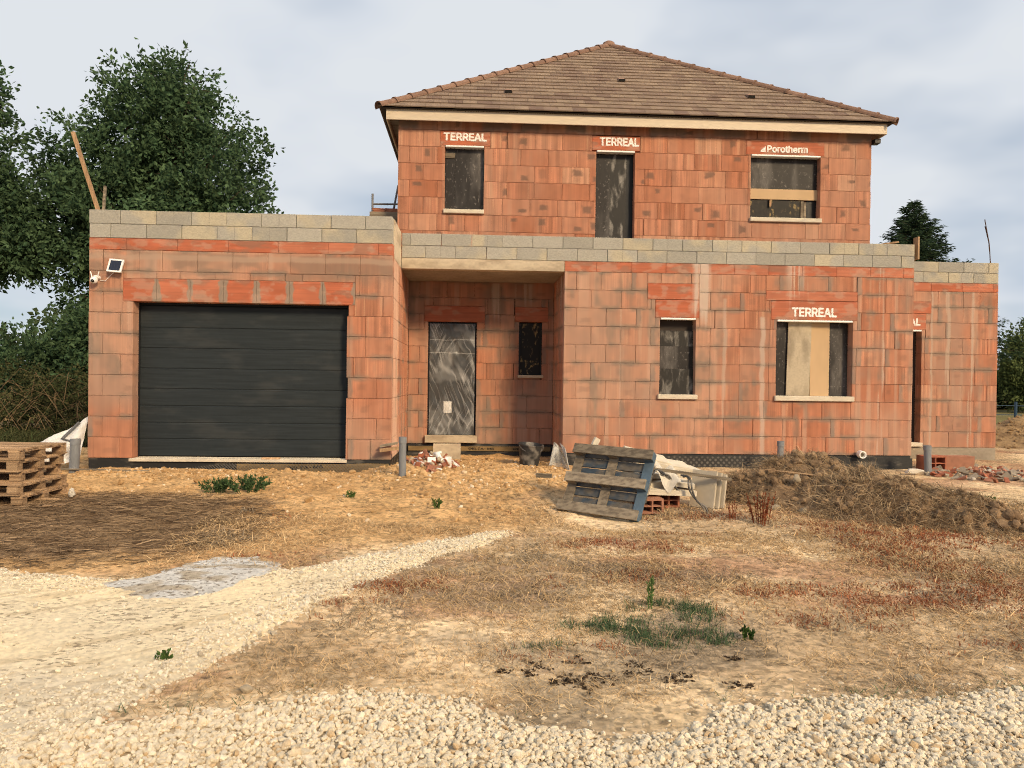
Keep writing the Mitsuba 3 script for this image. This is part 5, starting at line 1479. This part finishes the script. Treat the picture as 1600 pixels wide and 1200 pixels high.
# dead grass heap
def heap_z(x, y):
    z = 0.60 * np.exp(-ell(x, y, 2.72, -2.98, 0.85, 0.80, 0.2) ** 2 * 1.25) + 0.40 * np.exp(-ell(x, y, 3.2, -4.05, 0.85, 0.72) ** 2 * 1.3) + 0.32 * np.exp(-ell(x, y, 3.85, -4.75, 0.75, 0.45, -0.5) ** 2 * 1.4) + 0.12 * np.exp(-ell(x, y, 3.9, -3.5, 0.7, 0.7) ** 2 * 1.3) + 0.16 * np.exp(-ell(x, y, 1.95, -3.2, 0.5, 0.45) ** 2 * 1.3)
    e = sstep(0.10, 0.22, z)
    bump = 0.34 * (nz2(x, y, 2.2, 4, 81) - 0.5) + 0.17 * (nz2(x, y, 6.0, 3, 82) - 0.5) + 0.05 * (nz2(x, y, 17.0, 2, 83) - 0.5)
    return H(x, y) + (z - 0.10) + e * bump


k = thing('hay_heap', 'long mound of cut dead grass and soil before the right half of the house', 'heap')
diffuse('heap_soil', lambda p, n, uv: mix((0.17, 0.112, 0.068), (0.29, 0.195, 0.115), smoothstep(0.35, 0.7, fbm(p.x * 9, p.y * 9, p.z * 9, 4))) * (0.6 + 0.8 * fbm(p.x * 40, p.y * 40, p.z * 40)), 0.97, None, 1, 0.08)
put(f'{k}__mound', grid_mesh(np.arange(1.2, 5.6, 0.035), np.arange(-5.7, -1.6, 0.035), heap_z), 'heap_soil', smooth=True)
r = np.random.default_rng(31)
P = np.stack([r.uniform(1.5, 5.2, 5000), r.uniform(-5.4, -1.9, 5000)], 1)
zz = heap_z(P[:, 0], P[:, 1])
P, zz = P[zz > H(P[:, 0], P[:, 1]) + 0.02][:1500], zz[zz > H(P[:, 0], P[:, 1]) + 0.02][:1500]
S = 0.012 + 0.075 * r.random(len(P)) ** 2.8
put(f'{k}__clods', scatter(np.column_stack([P, zz + S * 0.2]), S, STONES, r), 'heap_soil', kind='stuff')
n = 46000
x, y = r.uniform(1.3, 5.4, n), r.uniform(-5.6, -1.7, n)
z = heap_z(x, y)
k_ = (z > H(x, y) + 0.0 - 0.03 * r.random(n)) & (r.random(n) < 0.22 + 0.9 * sstep(0.42, 0.58, nz2(x, y, 3.0, 3, 99)))
x, y, z = x[k_], y[k_], z[k_]; m = len(x)
flow = 6.0 * nz2(x, y, 1.6, 3, 91)
put(f'{k}__dead_grass', blades(np.column_stack([x, y, z + r.uniform(0, 0.02, m)]), r.uniform(0.06, 0.34, m), r.uniform(0.0018, 0.0042, m), np.clip(r.normal(1.3, 0.36, m), 0.2, 2.0), flow + r.normal(0, 1.0, m), r, bend=0.55), 'hay_blade', kind='stuff')
for (a, b, lab) in (((2.05, -3.5, 0.30), (2.65, -3.65, 0.20), 'thin twig on the left slope of the dead grass heap'), ((2.7, -4.6, -0.05), (2.95, -4.5, 0.02), 'pale twig at the front foot of the heap')):
    put('twig', MB().tube([(a[0], a[1], a[2] + hz(a[0], a[1]) + 0.1), (b[0], b[1], b[2] + hz(b[0], b[1]) + 0.15)], 0.007, 5), 'pallet_wood', label=lab, cat='twig')


# ------------------------------------------------------------------ plants
def leaves(P, D, size, rg, wid=0.5, fold=0.25, id0=0, clusters=None):
    """diamond leaves, two triangles each folded along the rib; D = pointing direction"""
    m = len(P)
    D = D / (np.linalg.norm(D, axis=1, keepdims=True) + 1e-9)
    s = np.cross(D, rg.normal(size=(m, 3)))
    s /= np.linalg.norm(s, axis=1, keepdims=True) + 1e-9
    up = np.cross(s, D)
    L = size[:, None]
    a, b = P, P + D * L
    mid = P + D * L * 0.45 + up * L * fold * 0.4
    v = np.stack([a, mid + s * L * wid * 0.5, b, mid - s * L * wid * 0.5], 1).reshape(-1, 3)
    f = (np.array([[0, 1, 2], [0, 2, 3]])[None] + (np.arange(m) * 4)[:, None, None]).reshape(-1, 3)
    ids = np.arange(m) if clusters is None else clusters
    uv = np.repeat(np.stack([8.0 * (ids + id0) + 1, np.ones(m)], 1), 4, 0)
    mb = MB()
    mb.v, mb.f, mb.uv, mb.n = [v], [f], [uv], len(v)
    return mb


def tree(name, label, base, lobes, trunk_r, leaf, n_twigs, per_twig, lsize, seed, mat='oak_leaf', group=None, twig_r=0.32, cat='tree', trunk_top=None):
    """lobes: (x, y, z, rx, ry, rz) in metres; twigs with clusters of leaves fill them, denser to the outside"""
    r = np.random.default_rng(seed)
    k = thing(name, label, cat, group)
    lob = np.array(lobes, float)
    vol = (lob[:, 3] * lob[:, 4] * lob[:, 5]) ** (2 / 3)
    pick = r.choice(len(lob), n_twigs, p=vol / vol.sum())
    d = r.normal(size=(n_twigs, 3)); d /= np.linalg.norm(d, axis=1, keepdims=True)
    rad = 1.02 - 0.62 * r.random(n_twigs) ** 1.6
    L = lob[pick]
    lump = 0.82 + 0.42 * meshkit.fbm(np.column_stack([d * 2.3 + pick[:, None] * 3.1]), 3, seed)
    tw = L[:, :3] + d * L[:, 3:] * (rad * lump)[:, None]
    ok = meshkit.noise(tw * 1.15, seed + 4) > 0.37
    tw, d = tw[ok], d[ok]
    m = len(tw)
    axisd = d + r.normal(0, 0.6, (m, 3)) + [0, 0, 0.25]
    axisd /= np.linalg.norm(axisd, axis=1, keepdims=True)
    t = r.uniform(-1, 1, (m, per_twig))
    P = tw[:, None] + axisd[:, None] * t[..., None] * twig_r + r.normal(0, twig_r * 0.27, (m, per_twig, 3))
    P = P.reshape(-1, 3)
    Dl = np.repeat(axisd, per_twig, 0) + r.normal(0, 0.8, (len(P), 3)) - [0, 0, 0.15]
    put(f'{k}__crown', leaves(P, Dl, r.uniform(0.65, 1.25, len(P)) * lsize, r, 0.55, clusters=np.repeat(np.arange(m), per_twig) * 3 + r.integers(0, 3, len(P))), mat)
    tm = MB()
    base = np.array(base, float)
    top = lob[:, :3].mean(0) if trunk_top is None else np.array(trunk_top, float)
    pts = [base + (top - base) * q + np.array([0.12 * math.sin(5 * q + seed), 0.1 * math.cos(4 * q), 0]) for q in np.linspace(0, 1, 9)]
    tm.tube(pts, np.linspace(trunk_r, trunk_r * 0.35, 9), 9)
    put(f'{k}__trunk', tm, 'bark', smooth=40)
    bm = MB()
    for q, lb in enumerate(lob):
        h = 0.35 + 0.55 * r.random()
        a = base + (top - base) * h
        c = lb[:3]
        mid = (a + c) / 2 + [0, 0, -0.2]
        bm.tube([a, mid, c], [trunk_r * 0.38, trunk_r * 0.22, trunk_r * 0.08], 6)
        for _ in range(5):
            dd = r.normal(size=3); dd /= np.linalg.norm(dd)
            bm.tube([mid * 0.4 + c * 0.6, c + dd * lb[3:] * 0.5, c + dd * lb[3:] * 0.95], [trunk_r * 0.1, trunk_r * 0.06, 0.01], 4)
    put(f'{k}__limbs', bm, 'bark', smooth=40)
    return k


zg = -0.25
big = [(-10.6, 10.0, 8.3, 1.9, 1.8, 1.75), (-11.7, 9.8, 7.0, 2.0, 1.8, 1.8), (-9.4, 10.2, 7.2, 1.75, 1.7, 1.9), (-9.0, 9.7, 5.6, 1.8, 1.7, 1.5), (-11.2, 9.6, 5.2, 2.2, 1.9, 1.8), (-13.0, 9.7, 5.4, 1.5, 1.5, 1.4), (-8.0, 10.0, 4.7, 1.2, 1.3, 1.0), (-7.55, 10.2, 4.6, 0.75, 0.8, 0.8), (-10.3, 9.9, 3.6, 2.2, 1.9, 1.6), (-11.6, 9.6, 1.9, 1.5, 1.5, 1.2), (-11.8, 9.6, 3.1, 1.1, 1.2, 1.2), (-9.9, 9.8, 9.4, 0.9, 0.9, 0.75)]
tree('oak_tree', 'tall dark green oak behind the garage', (-10.6, 10.0, zg), big, 0.34, 'oak_leaf', 4600, 26, 0.150, 3, group=None)
left = [(-15.6, 9.0, 7.4, 1.5, 1.5, 1.7), (-15.0, 8.9, 5.2, 1.7, 1.5, 1.3), (-14.6, 8.8, 6.4, 0.75, 0.9, 0.7), (-13.9, 8.7, 4.5, 1.1, 1.0, 0.8), (-16.2, 9.0, 4.4, 1.4, 1.5, 1.1), (-14.8, 8.8, 8.6, 0.7, 0.8, 0.8)]
tree('oak_tree', 'dark green oak cut by the left edge of the view', (-16.2, 9.2, zg), left, 0.3, 'oak_leaf', 1600, 26, 0.150, 8)
mid = [(-12.6, 7.4, 1.3, 1.2, 1.0, 0.9), (-11.2, 7.6, 1.6, 1.2, 1.0, 1.2), (-10.2, 7.6, 2.4, 1.1, 1.0, 1.1)]
tree('hazel_bush', 'tall leafy bush between the oak and the garage wall', (-11.4, 7.6, zg), mid, 0.09, 'oak_leaf', 900, 20, 0.13, 12, cat='bush')
# bramble hedge with bare stems
br = [(-13.2 + 0.9 * j, 5.6 + 0.25 * math.sin(3.1 * j), 0.55 + 0.22 * math.sin(1.9 * j), 0.85, 0.7, 0.75) for j in range(6)]
k = tree('bramble_hedge', 'tangle of brambles and dry stems left of the garage', (-11.2, 5.8, zg), br, 0.05, 'bramble_leaf', 1500, 14, 0.085, 15, 'bramble_leaf', cat='hedge', twig_r=0.22, trunk_top=(-11.2, 5.8, 0.6))
r = np.random.default_rng(17)
mb = MB()
for _ in range(110):
    x, y = r.uniform(-13.6, -8.6), r.uniform(4.4, 5.6)
    a, l = r.uniform(0, 6.28), r.uniform(0.5, 1.8)
    p0 = np.array([x, y, zg + r.uniform(0, 0.9)])
    mb.tube([p0, p0 + [0.4 * l * math.cos(a), 0.2 * l * math.sin(a), 0.45 * l], p0 + [0.9 * l * math.cos(a), 0.4 * l * math.sin(a), 0.25 * l]], [0.005, 0.004, 0.002], 4, False)
put(f'{k}__bare_stems', mb, 'straw_blade', kind='stuff')
und = lambda x, y: sstep(2.0, 3.4, y) * sstep(-7.3, -7.8, x) * 0.9
put('undergrowth', turf(1800, -15.5, -7.4, 1.6, 6.0, und, 33, ln=(0.10, 0.32), wd=(0.004, 0.009), lean=(0.1, 1.1), clump=9, spread=0.12), 'bramble_leaf', label='rough weeds at the foot of the bramble hedge', kind='stuff')


# spruce
def spruce(label, base, h, rad, seed):
    r = np.random.default_rng(seed)
    k = thing('spruce_tree', label, 'tree')
    base = np.array(base, float)
    put(f'{k}__trunk', MB().tube([base, base + [0, 0, h * 0.5], base + [0, 0, h]], [0.2, 0.12, 0.015], 7), 'bark', smooth=40)
    P, D, br = [], [], MB()
    for z in np.linspace(0.32, 0.995, 34):
        rr = rad * (1 - z) ** 0.8 * (0.9 + 0.3 * r.random()) + 0.10
        for a in np.arange(0, 2 * np.pi, 2 * np.pi / (8 if z < 0.93 else 5)) + r.uniform(0, 1):
            o = base + [0, 0, h * z]
            L = rr * r.uniform(0.65, 1.18)
            tip = np.array([math.cos(a) * L, math.sin(a) * L, -0.18 * L + 0.30 * L * z])
            br.tube([o, o + tip * 0.5 + [0, 0, 0.05], o + tip], [0.02, 0.012, 0.004], 4, False)
            n = int(80 * L) + 14
            t = r.random(n) ** 0.7
            sag = np.column_stack([np.zeros(n), np.zeros(n), -0.10 * L * np.sin(np.pi * t)])
            P.append(o + tip * t[:, None] + sag + r.normal(0, 0.05 + 0.05 * L * 0.3, (n, 3)))
            side = np.array([-math.sin(a), math.cos(a), 0])
            D.append(tip / L * 0.9 + side * r.choice([-1, 1], (n, 1)) * 0.9 + r.normal(0, 0.35, (n, 3)) - [0, 0, 0.25])
    P, D = np.vstack(P), np.vstack(D)
    put(f'{k}__branches', br, 'bark')
    put(f'{k}__crown', leaves(P, D, r.uniform(0.14, 0.30, len(P)), r, 0.22), 'spruce_needle')


spruce('dark spruce showing its top above the right wing', (20.0, 24.0, 0.0), 10.1, 5.0, 4)
# far right: willow, hedge, earth mound, fence posts, wood on the horizon
wl = [(27.6, 26, 2.2, 1.4, 1.2, 1.6), (28.8, 26.5, 3.0, 1.6, 1.4, 1.8), (27.0, 25.8, 1.0, 0.9, 1.0, 1.0), (29.8, 26, 1.6, 1.6, 1.5, 1.6)]
tree('willow_tree', 'light green willow at the right edge beyond the wing', (28.6, 26.2, -0.2), wl, 0.2, 'willow_leaf', 1100, 26, 0.2, 22, 'willow_leaf', twig_r=0.5)
hd = [(23.5 + 1.4 * j, 31 + 0.4 * math.sin(j * 2.0), 0.9 + 0.25 * math.sin(j * 1.3), 1.3, 1.1, 1.4) for j in range(9)]
tree('garden_hedge', 'dark hedge behind the willow on the right', (28, 31.4, -0.2), hd, 0.08, 'far_leaf', 1700, 16, 0.24, 25, 'far_leaf', cat='hedge', twig_r=0.4, trunk_top=(28, 31.4, 0.6))


def mound_z(x, y):
    return H(x, y) - 0.04 + 0.72 * np.exp(-ell(x, y, 12.4, 5.6, 1.5, 1.2) ** 2) * (0.7 + 0.6 * nz2(x, y, 1.8, 4, 95)) + 0.09 * (nz2(x, y, 6.0, 3, 96) - 0.5) * np.exp(-ell(x, y, 12.4, 5.6, 1.8, 1.5) ** 2)


diffuse('mound_soil', lambda p, n, uv: mix((0.30, 0.20, 0.105), (0.20, 0.13, 0.07), smoothstep(0.35, 0.7, fbm(p.x * 6, p.y * 6, p.z * 6, 4))) * (0.65 + 0.7 * fbm(p.x * 25, p.y * 25, p.z * 25)), 0.97, None, 1, 0.08)
k = thing('earth_heap', 'heap of brown excavated earth beyond the right wing', 'heap')
put(f'{k}__mound', grid_mesh(np.arange(9.4, 15.4, 0.07), np.arange(3.2, 8.2, 0.07), mound_z), 'mound_soil', smooth=True)
r = np.random.default_rng(44)
n = 900
P = np.stack([r.normal(12.2, 1.0, n), r.normal(5.2, 0.9, n)], 1)
S = 0.015 + 0.05 * r.random(n) ** 3
put(f'{k}__clods', scatter(np.column_stack([P, mound_z(P[:, 0], P[:, 1]) + S * 0.2]), S, CHIPS, r), 'mound_soil', kind='stuff')
k = thing('fence', 'dark blue post and rail fence behind the earth heap', 'fence')
for j in range(7):
    put(f'{k}__post', MB().tube([(16.4 + 1.6 * j, 14.0, -0.3), (16.4 + 1.6 * j, 14.0, 0.62)], 0.05, 8), 'blue_post')
for z in (0.15, 0.48):
    put(f'{k}__rail', MB().box((16.3, 13.985, z - 0.012), (26.1, 14.015, z + 0.012)), 'blue_post')


# woods on the horizon, one mass each
def wood(x0, x1, y0, y1, n, h, seed, label, flip=False):
    r = np.random.default_rng(seed)
    P, S = [], []
    cx, cy = r.uniform(x0, x1, n), r.uniform(y0, y1, n)
    hh = h * r.uniform(0.65, 1.1, n)
    per = 300
    d = r.normal(size=(n, per, 3)); d /= np.linalg.norm(d, axis=2, keepdims=True)
    q = np.stack([cx, cy, hh * 0.55], 1)[:, None] + d * np.stack([hh * 0.42, hh * 0.42, hh * 0.5], 1)[:, None] * r.uniform(0.7, 1.05, (n, per, 1))
    q[..., 2] += 0.6
    q = q.reshape(-1, 3)
    put('distant_wood', leaves(q, r.normal(size=(len(q), 3)), r.uniform(0.6, 1.3, len(q)) * h * 0.11, r, 0.7, clusters=np.repeat(np.arange(n), per)), 'far_leaf', label=label, kind='stuff')


wood(55, 190, 88, 120, 90, 4.6, 1, 'dark line of woodland on the horizon at the right')
wood(-120, -16, 45, 80, 90, 5.0, 2, 'dark woodland on the horizon at the left')


# ------------------------------------------------------------------ single weeds
def weed(label, x, y, h, n, rad, seed, mat='weed_leaf', lsz=0.05, name='weed', cat='weed', group=None, wid=0.4, upright=0.5, stemmat=None):
    r = np.random.default_rng(seed)
    k = thing(name, label, cat, group)
    z0 = hz(x, y)
    st, P, D = MB(), [], []
    for j in range(n):
        a, q = r.uniform(0, 6.28), rad * r.random() ** 0.6
        p0 = np.array([x + 0.4 * q * math.cos(a), y + 0.4 * q * math.sin(a), z0 - 0.01])
        tip = np.array([x + q * math.cos(a) * (1.4 - upright), y + q * math.sin(a) * (1.4 - upright), z0 + h * r.uniform(0.55, 1.0)])
        mid = (p0 + tip) / 2 + [0, 0, 0.12 * h]
        st.tube([p0, mid, tip], [0.004, 0.003, 0.0015], 4, False)
        m = max(6, int(h * 110))
        t = r.uniform(0.12, 1, m)[:, None]
        pp = p0 * (1 - t) ** 2 + 2 * mid * t * (1 - t) + tip * t ** 2
        P.append(pp)
        D.append((tip - p0) / np.linalg.norm(tip - p0) * upright * 1.3 + r.normal(0, 0.6, (m, 3)) * [1, 1, 1 if h > 0.03 else 0.25] + [0, 0, 0.2 if h > 0.03 else 0.02])
    P, D = np.vstack(P), np.vstack(D)
    put(f'{k}__stems', st, stemmat or mat)
    put(f'{k}__leaves', leaves(P, D, r.uniform(0.6, 1.2, len(P)) * lsz, r, wid), mat)


weed('clump of green nettles on the clay bank before the garage', -4.62, -3.02, 0.16, 22, 0.24, 1, 'nettle_leaf', lsz=0.055)
weed('wider green nettle clump beside the ochre stone on the clay bank', -4.24, -3.02, 0.18, 34, 0.36, 2, 'nettle_leaf', lsz=0.055)
weed('small green weed left of the clay slope to the porch', -2.92, -3.4, 0.08, 10, 0.12, 3, lsz=0.04)
weed('little bright green weed below the tall grey pipe', -1.87, -4.1, 0.10, 9, 0.07, 4, lsz=0.04)
weed('upright leafy weed rising from the green grass patch', -0.25, -7.35, 0.27, 4, 0.07, 5, 'young_leaf', lsz=0.045, wid=0.20, upright=0.9)
weed('small round-leaved weed on the pale driveway', -3.20, -8.28, 0.05, 7, 0.06, 6, lsz=0.035, wid=0.8)
weed('small glossy weed on the dry earth right of the grass patch', 0.22, -7.95, 0.06, 5, 0.05, 7, lsz=0.045, wid=0.7)
weed('low green weed right of the dead grass heap', 4.75, -3.55, 0.10, 12, 0.25, 9, lsz=0.05)
weed('dry rust-red dock plant standing before the slab pile and the heap', 1.55, -4.70, 0.36, 15, 0.22, 8, 'red_plant', 0.024, name='dock_plant', cat='plant', wid=0.5, upright=0.55)
weed('faint reddish stalk before the heap, left of the dock plant', 1.30, -4.55, 0.22, 5, 0.10, 18, 'red_plant', 0.022, name='dock_plant', cat='plant', upright=0.8)
spots = [(-1.17, -8.50), (-1.10, -8.40), (-0.98, -8.56), (-1.02, -8.64), (-0.90, -8.33), (-0.93, -8.60), (-0.84, -8.54), (-0.76, -8.60), (-0.42, -8.60), (-0.34, -8.57), (-1.30, -8.46), (-0.90, -8.70), (-0.55, -8.42), (-0.60, -8.52), (-0.08, -8.66), (0.02, -8.3)]
for j, (x, y) in enumerate(spots):
    weed(['leftmost dark rosette of the withered group', 'upper dark rosette near the left of the withered group', 'middle rosette of the withered group, above the lowest ones', 'low left rosette of the withered group', 'topmost withered rosette over the middle of the group', 'withered rosette near the centre of the group', 'withered rosette just right of the group centre', 'low withered rosette right of the group centre', 'withered rosette beside the right pair', 'withered rosette closing the right pair', 'outer low rosette at the left end of the withered group', 'lowest withered rosette of the group', 'withered rosette below the green grass patch, above the right pair', 'single low withered rosette right of the group', 'rightmost withered rosette on the bare earth', 'withered rosette right of the group, nearest the small glossy weed'][j], x, y, 0.010, 12, 0.045 + 0.05 * ((j * 7) % 5) / 5, 60 + j, 'withered_leaf', 0.020, name='withered_plant', cat='plant', group='withered rosettes on the bare earth', wid=0.7, upright=0.1)
